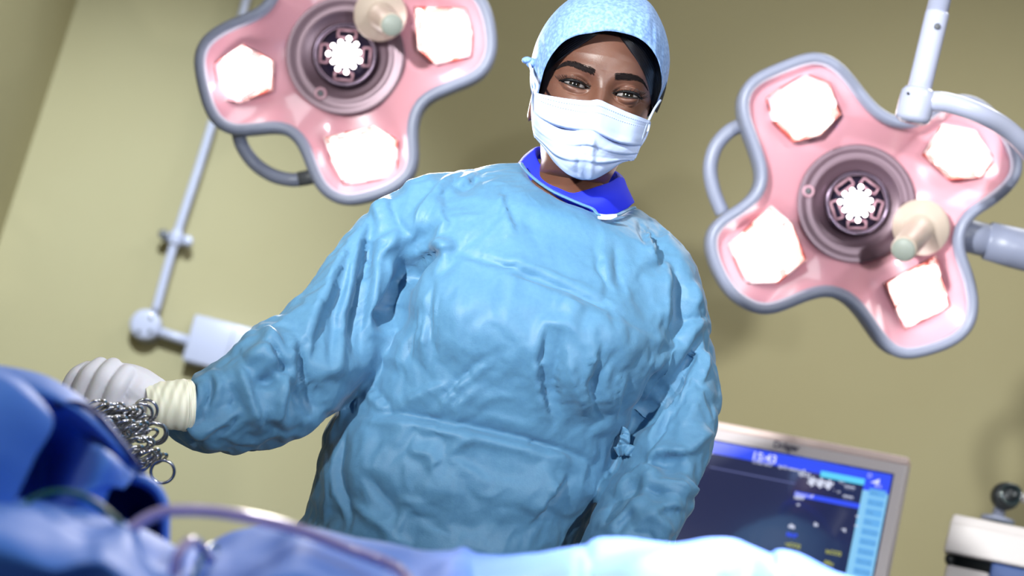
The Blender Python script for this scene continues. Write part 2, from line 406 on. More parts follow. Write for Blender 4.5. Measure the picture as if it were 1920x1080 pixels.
MB().tube(cr([PD(1735, 190), PD(1775, 192, 2.49), PD(1830, 210, 2.49), PD(1885, 240, 2.52), PD(1930, 285, 2.56), PD(1975, 360, 2.66), PD(1992, 440, 2.78), PD(1985, 478, 2.86)], 60), [19*m25, 18.5*m25, 18*m25, 17.5*m25], 24).build('curved_arm', M['white'], t)
MB().lathe(PD(1697, 178)-F*.018, -F, [(2.6*m25, 0), (2.6*m25, .002)], 12).build('set_screw', M['black'], t)
# ------------------------------------------------------------------ person: head, neck and body
DH = 2.03
ALPHA = math.radians(11.6)
EU = math.cos(ALPHA)*R-math.sin(ALPHA)*U
EW = math.cos(ALPHA)*U+math.sin(ALPHA)*R
EN = -F
H0 = Wd(1130, 166, DH)
def Hl(u, w, d): return H0+u*EU+w*EW+d*EN
def l_of(px, py, d=0.):
    P = Wd(px, py, DH-d)-H0
    return P@EU, P@EW
person = thing('person', (0.02, 2.2, 0.0), 'person in teal surgical gown, white face mask and pale blue cap, reaching to instruments', 'person')

KW = [.0945, .090, .078, .058, .035, .010, -.020, -.045, -.070, -.088, -.098, -.108, -.130, -.170, -.220]
KA = [.001, .022, .043, .056, .063, .065, .0625, .055, .046, .041, .040, .041, .043, .046, .060]
KF = [-.080, -.045, -.024, -.009, -.001, 0., 0., .000, .003, .004, -.012, -.042, -.060, -.066, -.070]
KB = [-.082, -.125, -.150, -.165, -.172, -.170, -.165, -.155, -.140, -.130, -.125, -.125, -.125, -.125, -.130]
KC = [0, 0, -.001, -.003, -.004, -.004, -.005, -.006, -.008, -.009, -.011, -.012, -.013, -.010, -.002]
def ki(w, K): return np.interp(-np.asarray(w), -np.array(KW), K)
def sm(a, b, x):
    t = np.clip((x-a)/(b-a), 0, 1); return t*t*(3-2*t)
EYES = []
for s, (ix, iy), inn, out in ((-1, (1077, 156.5), (1106.6, 165), (1051, 148)), (1, (1178.5, 177.5), (1149, 174), (1206, 180.5))):
    c = l_of(ix, iy); a = l_of(*inn); b = l_of(*out)
    EYES.append((s, c, a, b))
ER = .0122; EDC = -.0172
def eye_open(u, w, e):
    """signed amount: >0 inside the lid opening (metres)"""
    s, c, a, b = e
    t = (u-a[0])/(b[0]-a[0]); tt = np.clip(t, 0, 1)
    cl = a[1]+(b[1]-a[1])*tt
    up = cl+.0036*np.sin(np.pi*tt**.85)**.75; lo = cl-.0029*np.sin(np.pi*tt)**.8
    ins = np.minimum(up-w, w-lo)
    return np.where((t > 0) & (t < 1), ins, -1.), up, lo, tt
def feat(u, w):
    """front relief of the face, u right, w up"""
    d = 0*u
    yn = -w
    amp = np.interp(yn, [-.02, 0, .012, .03, .042, .052, .06], [0, .004, .009, .017, .022, .012, 0])
    wid = np.interp(yn, [-.02, 0, .02, .04, .055], [.012, .0085, .0095, .013, .017])
    d = d+amp*np.exp(-np.abs(u/wid)**2.2)
    d = d+.0045*np.exp(-((np.abs(u)-.030)/.024)**2-((w-.0185)/.009)**2)      # brow
    d = d+.003*np.exp(-(u/.02)**2-((w-.045)/.025)**2)                         # forehead
    d = d+.005*np.exp(-((np.abs(u)-.040)/.017)**2-((w+.030)/.015)**2)        # cheeks raised by a smile
    d = d-.0075*np.exp(-((np.abs(u)-.017)/.008)**2-((w+.001)/.011)**2)       # inner corner hollow
    d = d-.0040*np.exp(-((np.abs(u)-.033)/.020)**2-((w-.002)/.012)**2)
    d = d+.006*np.exp(-(u/.02)**2-((w+.062)/.014)**2)                         # lips
    return d
def surf_front(u, w, lids=True):
    u = np.asarray(u, float); w = np.asarray(w, float)
    a = ki(w, KA); f = ki(w, KF); b = ki(w, KB); c0 = ki(w, KC)
    cc = b+.45*(f-b); bb = f-cc
    x = np.clip(np.abs((u-c0)/a), 0, .9999)
    d = cc+bb*(1-x**2.35)**(1/2.35)
    d = d+feat(u, w)*sm(0, .35, 1-x)
    if lids:
        for e in EYES:
            s, c, ai, bo = e
            cu, cw = c[0]*.985, c[1]
            rr = np.sqrt((u-cu)**2+(w-cw)**2)
            ball = EDC+np.sqrt(np.clip((ER+.0014)**2-rr**2, 0, None))
            op, up, lo, tt = eye_open(u, w, e)
            act = rr < ER+.0012
            lid = np.where(act, ball, -1)
            k = .0016
            hh = np.clip(.5+.5*(lid-d)/k, 0, 1)
            d = d*(1-hh)+np.where(act, lid, d)*hh+k*hh*(1-hh)*act
            # upper lid crease and lower lid fold
            crease = up+.0034*np.sin(np.pi*tt)**.6+.0006
            win = sm(-.1, .2, (u-ai[0])/(bo[0]-ai[0]))*sm(1.25, .9, (u-ai[0])/(bo[0]-ai[0]))
            d = d-.0016*np.exp(-((w-crease)/.0011)**2)*win
            d = d+.0010*np.exp(-((w-crease-.0028)/.002)**2)*win
            bag = lo-.0068*np.sin(np.pi*np.clip(tt*.9+.05, 0, 1))**.6-.0008
            d = d-.0013*np.exp(-((w-bag)/.0013)**2)*win
            d = d+.0010*np.exp(-((w-bag-.0032)/.0022)**2)*win
            # lid margin then opening
            d = d+.0005*np.exp(-((op+.0006)/.0006)**2)
            d = np.where(op > .0, d-.0075*sm(0, .0005, op), d)
    return d

wr = np.concatenate([np.linspace(.0945, .0925, 5), np.linspace(.091, .034, 60), np.linspace(.0335, -.0325, 190), np.linspace(-.034, -.12, 60), np.linspace(-.125, -.225, 24)])
nf = 330
xs = np.sin(np.linspace(-np.pi/2, np.pi/2, nf)*.98)/math.sin(np.pi/2*.98)
xs = np.sign(xs)*np.abs(xs)
G = []
for w in wr:
    a = float(ki(w, KA)); c0 = float(ki(w, KC)); f = float(ki(w, KF)); b = float(ki(w, KB)); cc = b+.45*(f-b)
    u = c0+xs*a
    d = surf_front(u, w*np.ones_like(u))
    d[0] = d[-1] = cc
    ang = np.linspace(0, np.pi, 90)[1:-1]
    ub = c0+a*np.cos(ang); db = cc+(b-cc)*np.abs(np.sin(ang))**.9
    row = np.concatenate([np.stack([u, w*np.ones_like(u), d], 1), np.stack([ub, w*np.ones_like(ub), db], 1)])
    G.append(H0+row[:, :1]*EU+row[:, 1:2]*EW+row[:, 2:3]*EN)
body = MB(); body.grid(np.array(G), closed_u=True, cap0=True, cap1=True)
# hidden torso, arms and legs below the clothes
def Bd(px, py, d): return Wd(px, py, d)
def bodyloft(rows):
    G = []
    for c, a, b in rows:
        an = np.linspace(0, 2*np.pi, 40, endpoint=False)
        G.append([np.array(c)+a*math.cos(t)*unit(.94*R-.34*U)+b*math.sin(t)*V(0, -1, 0) for t in an])
    body.grid(np.array(G), closed_u=True, cap0=True, cap1=True)
hipc = V(.02, 2.17, .86)
nk = Bd(1080, 345, 2.10)
rows = []
for t, a, b in ((0, .045, .045), (.06, .065, .055), (.16, .12, .075), (.3, .125, .09), (.5, .115, .09), (.7, .11, .08), (.88, .12, .09), (1, .125, .09), (1.12, .12, .08)):
    rows.append((nk+(hipc-nk)*t, a, b))
bodyloft(rows)
def limb(pts, r): body.tube(cr(pts, 24), r, 20)
limb([Bd(830, 440, 2.11), Bd(700, 540, 2.08), Bd(560, 690, 2.02), Bd(440, 750, 1.98), Bd(330, 757, 1.955)], [.03, .028, .026, .024, .020])
limb([Bd(1200, 520, 2.11), Bd(1262, 670, 2.09), Bd(1245, 850, 2.04), Bd(1192, 960, 1.98), Bd(1150, 1060, 1.93)], [.028, .026, .024, .020, .014])
for s in (-1, 1):
    limb([hipc+V(s*.07, 0, -.02), V(.02+s*.085, 2.17, .48), V(s*.10, 2.2, .09)], [.07, .05, .04])
skin = body.build('body', M['skin'], person)

for s in (-1, 1):
    MB().tube(cr([hipc+V(s*.07, 0, -.02), V(.02+s*.085, 2.17, .48), V(s*.10, 2.2, .12)], 24), [.08, .066, .07], 24).build('trouser_leg', M['navy'], person)
# eyes
for e in EYES:
    s, c, a, b = e
    cc = Hl(c[0]*.985, c[1], EDC)
    A = np.array([EU, EW, EN])
    g = []
    n1, n2 = 40, 48
    mb = MB()
    for i, t in enumerate(np.linspace(0.001, np.pi-.001, n1)):
        row = []
        for p in np.linspace(0, 2*np.pi, n2, endpoint=False):
            r_ = ER
            if t < .5: r_ = ER+.0007*(1-(t/.5)**2)
            row.append(cc+r_*(math.sin(t)*math.cos(p)*EU+math.sin(t)*math.sin(p)*EW+math.cos(t)*EN))
        g.append(row)
    mb.grid(np.array(g), closed_u=True, cap0=True, cap1=True)
    eb = mb.build('eye', None, person)
    me = mat('eye_'+str(int(s)), (214, 208, 206), .06, spec=.8, Coat_Weight=1.0)
    nt, bs = nodes(me)
    geo = nt.nodes.new('ShaderNodeNewGeometry'); dist = nt.nodes.new('ShaderNodeVectorMath'); dist.operation = 'DISTANCE'
    tcn = nt.nodes.new('ShaderNodeTexCoord')
    ic = cc+EN*ER
    dist.inputs[1].default_value = tuple(ic)
    nt.links.new(tcn.outputs['Object'], dist.inputs[0])
    rp = nt.nodes.new('ShaderNodeValToRGB'); mr = nt.nodes.new('ShaderNodeMapRange'); mr.inputs['From Max'].default_value = .012
    nt.links.new(dist.outputs['Value'], mr.inputs['Value']); nt.links.new(mr.outputs['Result'], rp.inputs['Fac'])
    rr = rp.color_ramp; rr.elements[0].color = (.002, .002, .002, 1); rr.elements[0].position = .19
    rr.elements[1].color = (.20, .18, .18, 1); rr.elements[1].position = .60
    x = rr.elements.new(.24); x.color = (.008, .004, .003, 1); x = rr.elements.new(.50); x.color = (.003, .002, .002, 1)
    nt.links.new(rp.outputs['Color'], bs.inputs['Base Color'])
    eb.data.materials.append(me)
    # lashes and lid line
    m = MB(); pts = []
    for t in np.linspace(-.02, 1.03, 30):
        tt = min(max(t, 0), 1); u = a[0]+(b[0]-a[0])*t
        w = a[1]+(b[1]-a[1])*tt+.0036*math.sin(math.pi*tt**.85)**.75+.0001
        d = float(surf_front(np.array([u]), np.array([w+.0006]))[0])
        pts.append((u, w, d))
    m.tube([Hl(u, w, d+.0003) for u, w, d in pts], [.0004, .0012, .0015, .0016, .0010], 8)
    low = []
    for t in np.linspace(0.02, 1.0, 24):
        u = a[0]+(b[0]-a[0])*t
        w = a[1]+(b[1]-a[1])*t-.0029*math.sin(math.pi*t)**.8
        d = float(surf_front(np.array([u]), np.array([w-.0006]))[0]); low.append((u, w, d))
    m.tube([Hl(u, w, d+.0001) for u, w, d in low], [.0003, .0006, .0007, .0007, .0005], 6)
    for i in range(130):
        t = .08+.94*(i/129)**.9; t += random.uniform(-.02, .02); t = min(t, 1.0)
        k = t*(len(pts)-1)/1.05+.5; k = min(int(k), len(pts)-1); u, w, d = pts[k]
        L_ = (.0045+.0060*t)*random.uniform(.8, 1.15); fan = (t-.45)*1.5*s
        du, dw = math.sin(fan), math.cos(fan)*.62
        if random.random() < .25: dw *= 1.3
        P0 = Hl(u, w, d+.0002); P1 = Hl(u+du*L_*.45, w+dw*L_*.15, d+L_*.45); P2 = Hl(u+du*L_, w+dw*L_*.75, d+L_*.7)
        m.tube(cr([P0, P1, P2], 6), [.00028, .00022, .00005], 5)
    for i in range(26):
        t = .2+.75*i/25; k = int(t*(len(low)-1)); u, w, d = low[k]
        L_ = .003*random.uniform(.7, 1.1); du = math.sin((t-.4)*1.3*s)
        m.tube([Hl(u, w, d), Hl(u+du*L_*.8, w-L_*.75, d+L_*.5)], [.00012, .00004], 4)
    m.build('eyelashes', M['lash'], person)
# eyebrows: hairs laid over the brow ridge
def brow(top, bot, s):
    T = cr([l_of(*p) for p in top], 60); B = cr([l_of(*p) for p in bot], 60); m = MB()
    G = []
    for k in np.linspace(.14, .86, 8):
        row = []
        for i in range(3, 57):
            q = T[i]+(B[i]-T[i])*k; d = float(surf_front(q[0:1], q[1:2])[0])
            row.append(Hl(q[0], q[1], d+.0006*math.sin(math.pi*min(max(k, .0), 1))-.0001))
        G.append(row)
    m.grid(np.array(G))
    for i in range(620):
        a = random.random(); k = random.uniform(-.04, 1.04); j = min(int(a*59), 58)
        q = T[j]+(B[j]-T[j])*k
        dirx = (T[j+1]-T[j]); dirx = dirx/np.linalg.norm(dirx)
        nrm = np.array([-dirx[1], dirx[0]]); nrm = nrm if nrm[1] > 0 else -nrm
        up = (.75 if k > .5 else .1)*(1-a*.6)+random.uniform(-.15, .15)
        dv = dirx+nrm*up; dv /= np.linalg.norm(dv); L_ = random.uniform(.0025, .0045)
        q2 = q+dv*L_
        d = float(surf_front(q[0:1], q[1:2])[0]); d2 = float(surf_front(q2[0:1], q2[1:2])[0])
        m.tube([Hl(q[0], q[1], d+.0001), Hl((q[0]+q2[0])/2, (q[1]+q2[1])/2, (d+d2)/2+.0009), Hl(q2[0], q2[1], d2+.0003)], [.00015, .00013, .00003], 4)
    m.build('eyebrow', M['brow'], person)
brow([(1117, 130), (1096, 122.5), (1079, 115), (1066, 112), (1055, 115), (1044, 123)], [(1114, 142), (1096, 135), (1078, 126.5), (1066, 122), (1056, 121.5), (1045, 125)], -1)
brow([(1152, 138), (1172, 137.5), (1188, 139), (1200, 142), (1210, 149), (1217, 159)], [(1153, 150.5), (1172, 150.5), (1187, 149.5), (1199, 150), (1208, 153), (1216, 160)], 1)

# ---- helpers to lay things over the head by image position
def onskin(px, py, off):
    """world point over the face surface seen at px,py"""
    d = 0.
    for _ in range(6):
        u, w = l_of(px, py, d); a = float(ki(w, KA)); c0 = float(ki(w, KC))
        uu = min(max(u, c0-a*.97), c0+a*.97)
        d = float(surf_front(np.array([uu]), np.array([w]), False)[0])
        if abs(u-c0) > a*.97: d -= .6*(abs(u-c0)-a*.97)
    return Wd(px, py, DH-d-off)
# hair: two swept sections between forehead and cap
def hairpatch(inner, outer, offs=(.0016, .006)):
    A = cr(inner, 70); B = cr(outer, 70); G = []
    for k in np.linspace(0, 1, 90):
        row = []
        for i in range(70):
            q = A[i]+(B[i]-A[i])*k
            st = .00035*math.sin(k*70+3*math.sin(i*.05))+.00035*math.sin(k*157+i*.03)+.0002*math.sin(k*311+i*.08)
            row.append(onskin(q[0], q[1], -.0015*(1-min(k/.06, 1))+offs[0]+(offs[1]-offs[0])*math.sin(math.pi/2*k)+st*min(k*6, 1)))
        G.append(row)
    return np.array(G)
h = MB()
h.grid(hairpatch([(1135, 56), (1122, 64), (1101, 78), (1068, 99), (1042, 119), (1025, 134), (1018, 150), (1014, 170)],
                 [(1128, 44), (1105, 46), (1075, 52), (1045, 66), (1024, 90), (1010, 115), (1002, 140), (1000, 172)]))
h.grid(hairpatch([(1140, 56), (1156, 64), (1168, 78), (1182, 97), (1194, 114), (1206, 136), (1215, 160), (1219, 182), (1222, 204)],
                 [(1140, 44), (1165, 46), (1195, 56), (1218, 76), (1236, 100), (1247, 128), (1250, 155), (1244, 182), (1232, 212)]))
h.build('hair', M['hair'], person)

# ear with a little earring on the photo's left
mE = MB()
ec = Wd(1004, 188, DH+.085)
G = []
for t, rx, ry, dz in ((0, .002, .003, -.010), (.2, .010, .016, -.006), (.5, .014, .024, 0), (.8, .015, .027, .004), (1, .011, .020, .007), (1.1, .004, .008, .004)):
    G.append([ec+rx*math.cos(a)*EN*1.0+ry*math.sin(a)*(EW*.95)-(dz)*EU*.8 for a in np.linspace(0, 2*np.pi, 24, endpoint=False)])
mE.grid(np.array(G), closed_u=True, cap0=True, cap1=True)
mE.build('ear', M['skin'], person)
mE = MB()
for k in range(5): mE.sphere(Wd(1007-k*.6, 176+k*5, DH+.05), .0018, 10, 8)
mE.build('earring', mat('copper_beads', (196, 120, 84), .25, .9), person)

# ---- cap
open_px = [(1108, 62, .012), (1080, 67, .010), (1055, 80, .004), (1034, 104, -.006), (1021, 130, -.018), (1013, 160, -.032), (1007, 188, -.050), (1006, 206, -.075),
           (1030, 240, -.15), (1100, 262, -.17), (1170, 252, -.15), (1222, 212, -.075), (1232, 190, -.050), (1240, 165, -.035), (1240, 140, -.022), (1233, 112, -.010), (1218, 88, .000), (1196, 71, .008), (1168, 62, .012), (1138, 58, .014)]
sil_px = [(1110, -18), (1070, -3), (1036, 27), (1013, 62), (999, 100), (994, 140), (996, 178), (1001, 202),
          (1028, 236), (1100, 260), (1172, 250), (1226, 208), (1243, 180), (1252, 150), (1256, 112), (1251, 72), (1237, 34), (1215, 2), (1180, -14), (1145, -20)]
N = 160
Op = cr([(x, y, d*1000) for x, y, d in open_px], N, closed=True); Si = cr([(x, y, -65) for x, y in sil_px], N, closed=True)
crn = (1122, 95)
G = []
ks = np.concatenate([[-.05, -.02], np.linspace(0, 1, 26)])
for k in ks:
    row = []
    for i in range(N):
        if k < 0: # turned under edge
            q = Op[i]+(Op[i]-Si[i])*0.0; d = Op[i][2]/1000+k*.09-.001; x, y = q[0]+(crn[0]-q[0])*(-.004), q[1]
        else:
            s_ = math.sin(k*math.pi/2)**.9
            x = Op[i][0]+(Si[i][0]-Op[i][0])*s_; y = Op[i][1]+(Si[i][1]-Op[i][1])*s_
            d = Op[i][2]/1000+(-.075-Op[i][2]/1000)*(1-math.cos(k*math.pi/2))
            ang = 2*math.pi*i/N
            wr_ = .0010*math.sin(ang*23+4*k)+.0008*math.sin(ang*41-7*k+1.3)
            side = .35+1.3*(abs(math.sin(ang))**2)
            d += wr_*side*math.exp(-((k-.35)/.35)**2)+.004*math.exp(-(k/.12)**2)
        row.append(Wd(x, y, DH-d))
    G.append(row)
for k in np.linspace(.1, 1, 14):     # back of the cap
    row = []
    for i in range(N):
        s_ = math.cos(k*math.pi/2)
        x = crn[0]+(Si[i][0]-crn[0])*max(s_, .01); y = crn[1]+(Si[i][1]-crn[1])*max(s_, .01); d = -.075-.105*math.sin(k*math.pi/2)
        row.append(Wd(x, y, DH-d))
    G.append(row)
G = np.array(G)
cap = MB().grid(G, closed_u=True, cap1=True).build('cap', M['cap'], person)
# mould the cap over the skull so that no skin pokes through, then fine gathers
co = np.array([v.co[:] for v in cap.data.vertices]); q = co-H0
u, w, d = q@EU, q@EW, q@EN
n3 = (np.sin(w*420+u*160)*.5+np.sin(u*610-w*120+2)*.5)*.0006*sm(.035, .06, np.abs(u))
fr = (d > -.07)
sf = surf_front(np.clip(u, -.064, .064), w, False)+.0045
d2 = np.where(fr & (np.abs(u) < .060) & (w > -.02), np.maximum(d, sf+.002), d)+n3
co = co+(d2-d)[:, None]*EN
cap.data.vertices.foreach_set('co', co.ravel()); cap.data.update()
kn = MB()
kn.sphere(Wd(988, 113, DH+.05), (.006, .0042, .006), 14, 10, np.array([R, U, F])); kn.sphere(Wd(996, 118, DH+.05), (.006, .004, .006), 12, 8)
kn.build('cap_tie', M['cap'], cap)

# ---- mask
mr = [[(1003, 173, .020), (1022, 178, .034), (1055, 184, .042), (1086, 188, .046), (1106, 189, .050), (1123, 187.5, .0535), (1143, 196, .046), (1170, 208, .036), (1196, 218, .024), (1217, 226, .006)],
      [(1002, 190, .018), (1020, 200, .034), (1050, 211, .044), (1080, 218, .051), (1100, 221, .056), (1117, 222, .059), (1136, 227, .052), (1161, 236, .040), (1188, 243, .028), (1210, 246, .008)],
      [(1002, 212, .016), (1016, 224, .033), (1045, 238, .046), (1075, 247, .054), (1095, 251, .060), (1111, 252, .062), (1130, 256, .056), (1155, 263, .042), (1182, 268, .028), (1203, 268, .010)],
      [(1001, 232, .014), (1014, 246, .030), (1041, 263, .044), (1070, 273, .053), (1090, 277, .058), (1106, 278, .059), (1125, 280, .054), (1149, 285, .042), (1174, 288, .028), (1196, 286, .012)],
      [(1001, 250, .012), (1018, 265, .026), (1041, 287, .037), (1067, 300, .046), (1085, 305, .050), (1101, 307, .051), (1120, 306, .046), (1144, 303, .036), (1168, 299, .024), (1189, 299, .012)],
      [(1004, 257, .006), (1024, 281, .014), (1041, 304, .022), (1064, 324, .028), (1084, 333, .031), (1099, 335, .031), (1115, 333.5, .029), (1138, 322, .022), (1162, 306, .014), (1180, 299, .006)],
      [(1012, 262, -.02), (1032, 286, -.01), (1047, 305, .000), (1068, 322, .006), (1086, 329, .008), (1099, 330, .008), (1113, 328, .006), (1134, 318, .000), (1156, 303, -.008), (1174, 297, -.016)]]
rowsM = [cru(r_, 120) for r_ in mr]
cols = np.array(rowsM).transpose(1, 0, 2)
Gm = np.array([cru(c_, 110) for c_ in cols]).transpose(1, 0, 2)
nr, nc = Gm.shape[:2]
T_, S_ = np.meshgrid(np.linspace(0, 6, nr), np.linspace(0, 1, nc), indexing='ij')
d = Gm[..., 2].copy()
def step(x, w_): return .5*(1+np.tanh(x/w_))
sn = np.sin(np.pi*S_)
for p0, am, c1, c2 in ((2.02, .0075, .24, .78), (4.15, .0042, .18, .80), (3.1, .002, .5, .9)):
    q = T_-(p0+.34*(S_-.5)*(1 if p0 < 3 else -.3)-.35*np.exp(-((S_-.5)/.2)**2))
    lat = np.exp(-((S_-c1)/.11)**2)+np.exp(-((S_-c2)/.12)**2)+.28
    d += am*lat*np.exp(-(q/.28)**2)*np.tanh(-q/.06)
d += .0040*np.exp(-((S_-.52-.02*T_)/.035)**2)*sm(2.1, 2.6, T_)-.0025*np.exp(-((S_-.44)/.04)**2)*sm(2.1, 2.6, T_)
d -= .0035*np.exp(-((S_-.53)/.05)**2-((T_-4.9)/.5)**2)
rs = np.random.default_rng(11)
for k in range(14):
    th = rs.uniform(0, np.pi); fx, fy = math.cos(th)*rs.uniform(2, 6), math.sin(th)*rs.uniform(.5, 1.4)
    d += .0019*(np.abs(((fx*S_+fy*T_+rs.uniform(0, 9)+.12*np.sin(S_*9+T_*2)) % 2)-1)-.5)*sm(1.2, 2.2, T_)
d += .0008*np.exp(-((T_-.33)/.05)**2)-.0006*np.exp(-((T_-.62)/.06)**2)
P = np.zeros((nr, nc, 3))
for i in range(nr):
    for j in range(nc):
        P[i, j] = Wd(Gm[i, j, 0], Gm[i, j, 1], DH-d[i, j]-.003)
mask = MB().grid(P).build('face_mask', M['mask'], person, solid=.0009)
# stitched rows along the top
st = MB()
for row in (7, 13):
    for j in range(4, nc-3, 2):
        a, b = P[row, j]+EN*.0011, P[row, j]*.35+P[row, j+1]*.65+EN*.0011
        st.tube([a, b], .00042, 5)
st.build('stitching', mat('stitch_grey', (96, 118, 176), .7), mask)
# side hem strips
for j, nm in ((2, 0), (nc-3, 0)):
    MB().tube([P[i, j]+EN*.0006 for i in range(4, nr-18, 3)], .0013, 8, flat=.5).build('side_hem', M['mask'], mask)
def loop_(*a):
    MB().tube(*a).build('ear_loop', M['mask'], mask)
loop_(cr([P[5, 1], Wd(1008, 160, DH-.010), Wd(999, 140, DH+.02), Wd(993, 120, DH+.045)], 20), .0016, 8)
loop_(cr([P[5, nc-2], Wd(1226, 206, DH+.012), Wd(1238, 188, DH+.05)], 14), .0014, 8)
loop_(cr([P[5, 1], Wd(1001, 168, DH-.0), Wd(998, 200, DH+.03), Wd(1000, 235, DH+.01), P[nr-22, 1]], 24), .0015, 8)
loop_(cr([P[4, nc-2], Wd(1218, 232, DH+.004), Wd(1208, 262, DH+.004), P[nr-20, nc-2]], 20), .0013, 8)

# ---- polo collar
top = [(1001, 281, 2.13), (1006, 300, 2.11), (1022, 322, 2.077), (1045, 343, 2.060), (1072, 360, 2.052), (1098, 357, 2.052), (1122, 350, 2.058), (1145, 342, 2.077), (1160, 333, 2.10), (1169, 333, 2.13), (1150, 318, 2.19), (1085, 290, 2.21), (1020, 275, 2.18)]
mid = [(983, 292, 2.13), (990, 318, 2.10), (1010, 342, 2.067), (1040, 362, 2.050), (1076, 378, 2.042), (1105, 380, 2.040), (1130, 376, 2.042), (1152, 366, 2.057), (1170, 352, 2.09), (1176, 350, 2.13), (1155, 335, 2.20), (1085, 300, 2.225), (1010, 285, 2.19)]
bot = [(972, 305, 2.13), (980, 335, 2.10), (1004, 362, 2.08), (1038, 385, 2.062), (1078, 402, 2.055), (1112, 408, 2.052), (1140, 406, 2.055), (1165, 398, 2.07), (1184, 384, 2.09), (1188, 375, 2.13), (1160, 352, 2.205), (1085, 315, 2.235), (1003, 297, 2.19)]
inn = [(p[0]*.9+1083*.1, p[1]*.9+340*.1+6, p[2]*.9+2.11*.1) for p in top]
rws = [cr([(x, y, z*1000) for x, y, z in r_], 120, closed=True) for r_ in (inn, top, mid, bot)]
C4 = np.array([cru(np.array(rws)[:, i], 24) for i in range(120)]).transpose(1, 0, 2)
P = np.array([[Wd(p[0], p[1], p[2]/1000) for p in r_] for r_ in C4])
MB().grid(P, closed_u=True).build('polo_collar', M['polo'], person, solid=.0018)
# ------------------------------------------------------------------ gown
GOAL = (.17, .7); BEND = .30; PINS = .6; SHR = -.085; NFR = 18; AMP = .0021
gm = MB()
def ringpts(Lp, Rp, dep, bf, bb, sag=0., n=96, ex=2.3):
    a0 = Wd(*Lp, dep); a1 = Wd(*Rp, dep); c = (a0+a1)/2; h = (a1-a0)/2
    out = []
    for t in np.linspace(0, 2*np.pi, n, endpoint=False):
        x = math.cos(t); y = math.sin(t)
        sx = math.copysign(abs(x)**(2/ex), x); sy = math.copysign(abs(y)**(2/ex), y)
        p = c+h*sx+EN*(bf if y > 0 else bb)*sy
        p = p-EWs*(sag*max(sy, 0)) 
        out.append(p)
    return np.array(out)
EWs = unit(Wd(1085, 340, 2.1)-Wd(870, 1000, 2.1))
rows = []
def RG(*a, **k): rows.append(ringpts(*a, **k))
# inside of the neck opening, then outward
RG((1005, 350), (1165, 408), 2.115, .060, .085, sag=.016)
RG((992, 322), (1176, 393), 2.115, .070, .092, sag=.022)
RG((982, 306), (1186, 388), 2.115, .078, .098, sag=.028)
RG((977, 304), (1192, 389), 2.115, .083, .102, sag=.034)
RG((966, 306), (1203, 394), 2.115, .090, .105, sag=.034)
RG((925, 309), (1240, 424), 2.115, .098, .108, sag=.030)
RG((868, 318), (1272, 452), 2.115, .105, .112, sag=.026)
RG((800, 342), (1298, 492), 2.115, .110, .118, sag=.018)
RG((752, 385), (1308, 540), 2.11, .118, .120, sag=.008)
RG((742, 450), (1300, 590), 2.11, .130, .120)
RG((742, 530), (1275, 640), 2.10, .145, .118)
RG((732, 600), (1245, 690), 2.10, .150, .115)
RG((700, 670), (1205, 760), 2.10, .142, .112)
RG((652, 745), (1168, 830), 2.10, .134, .112)
RG((618, 800), (1155, 870), 2.10, .138, .115)
RG((603, 860), (1142, 915), 2.10, .146, .120)
RG((588, 925), (1120, 965), 2.11, .152, .125)
RG((561, 988), (1096, 1020), 2.11, .156, .130)
RG((548, 1060), (1080, 1100), 2.12, .158, .132)
RG((520, 1250), (1060, 1290), 2.16, .160, .140)
RG((480, 1600), (1040, 1640), 2.24, .165, .150)
rr = np.array(rows); NS = 260
G = np.array([cru(rr[:, i], NS) for i in range(rr.shape[1])]).transpose(1, 0, 2)
gm.grid(G, closed_u=True, cap0=True, cap1=True)
def sleeve(cl, rad, flat=.9, n=40):
    P = cr([Wd(*p) for p in cl], 80); r_ = np.interp(np.linspace(0, 1, 80), np.linspace(0, 1, len(rad)), rad)
    gm.tube(P, r_, n)
# photo-left arm
def sleeve2(rows):
    """rows: (top px, bottom px, depth, half thickness)"""
    G = []
    for tp, bt, dep, th in rows:
        a0 = Wd(*tp, dep); a1 = Wd(*bt, dep); c = (a0+a1)/2; h = (a1-a0)/2; an = np.linspace(0, 2*np.pi, 64, endpoint=False)
        G.append([c+h*math.copysign(abs(math.cos(t))**.9, math.cos(t))+EN*th*math.copysign(abs(math.sin(t))**.9, math.sin(t)) for t in an])
    G = np.array(G); G = np.array([cru(G[:, i], 120) for i in range(64)]).transpose(1, 0, 2)
    gm.grid(G, closed_u=True, cap0=True, cap1=True)
sleeve2([((860, 322), (860, 560), 2.11, .060), ((790, 336), (790, 600), 2.10, .070), ((722, 370), (758, 640), 2.09, .075), ((664, 424), (735, 668), 2.07, .078), ((612, 490), (706, 694), 2.05, .076), ((566, 548), (666, 728), 2.03, .074),
         ((520, 589), (628, 768), 2.01, .072), ((468, 614), (575, 806), 1.99, .070), ((432, 656), (500, 834), 1.98, .066), ((392, 688), (430, 845), 1.97, .060), ((370, 698), (372, 840), 1.965, .046), ((356, 716), (334, 828), 1.965, .028), ((346, 724), (314, 816), 1.965, .022), ((342, 732), (312, 806), 1.965, .018)])
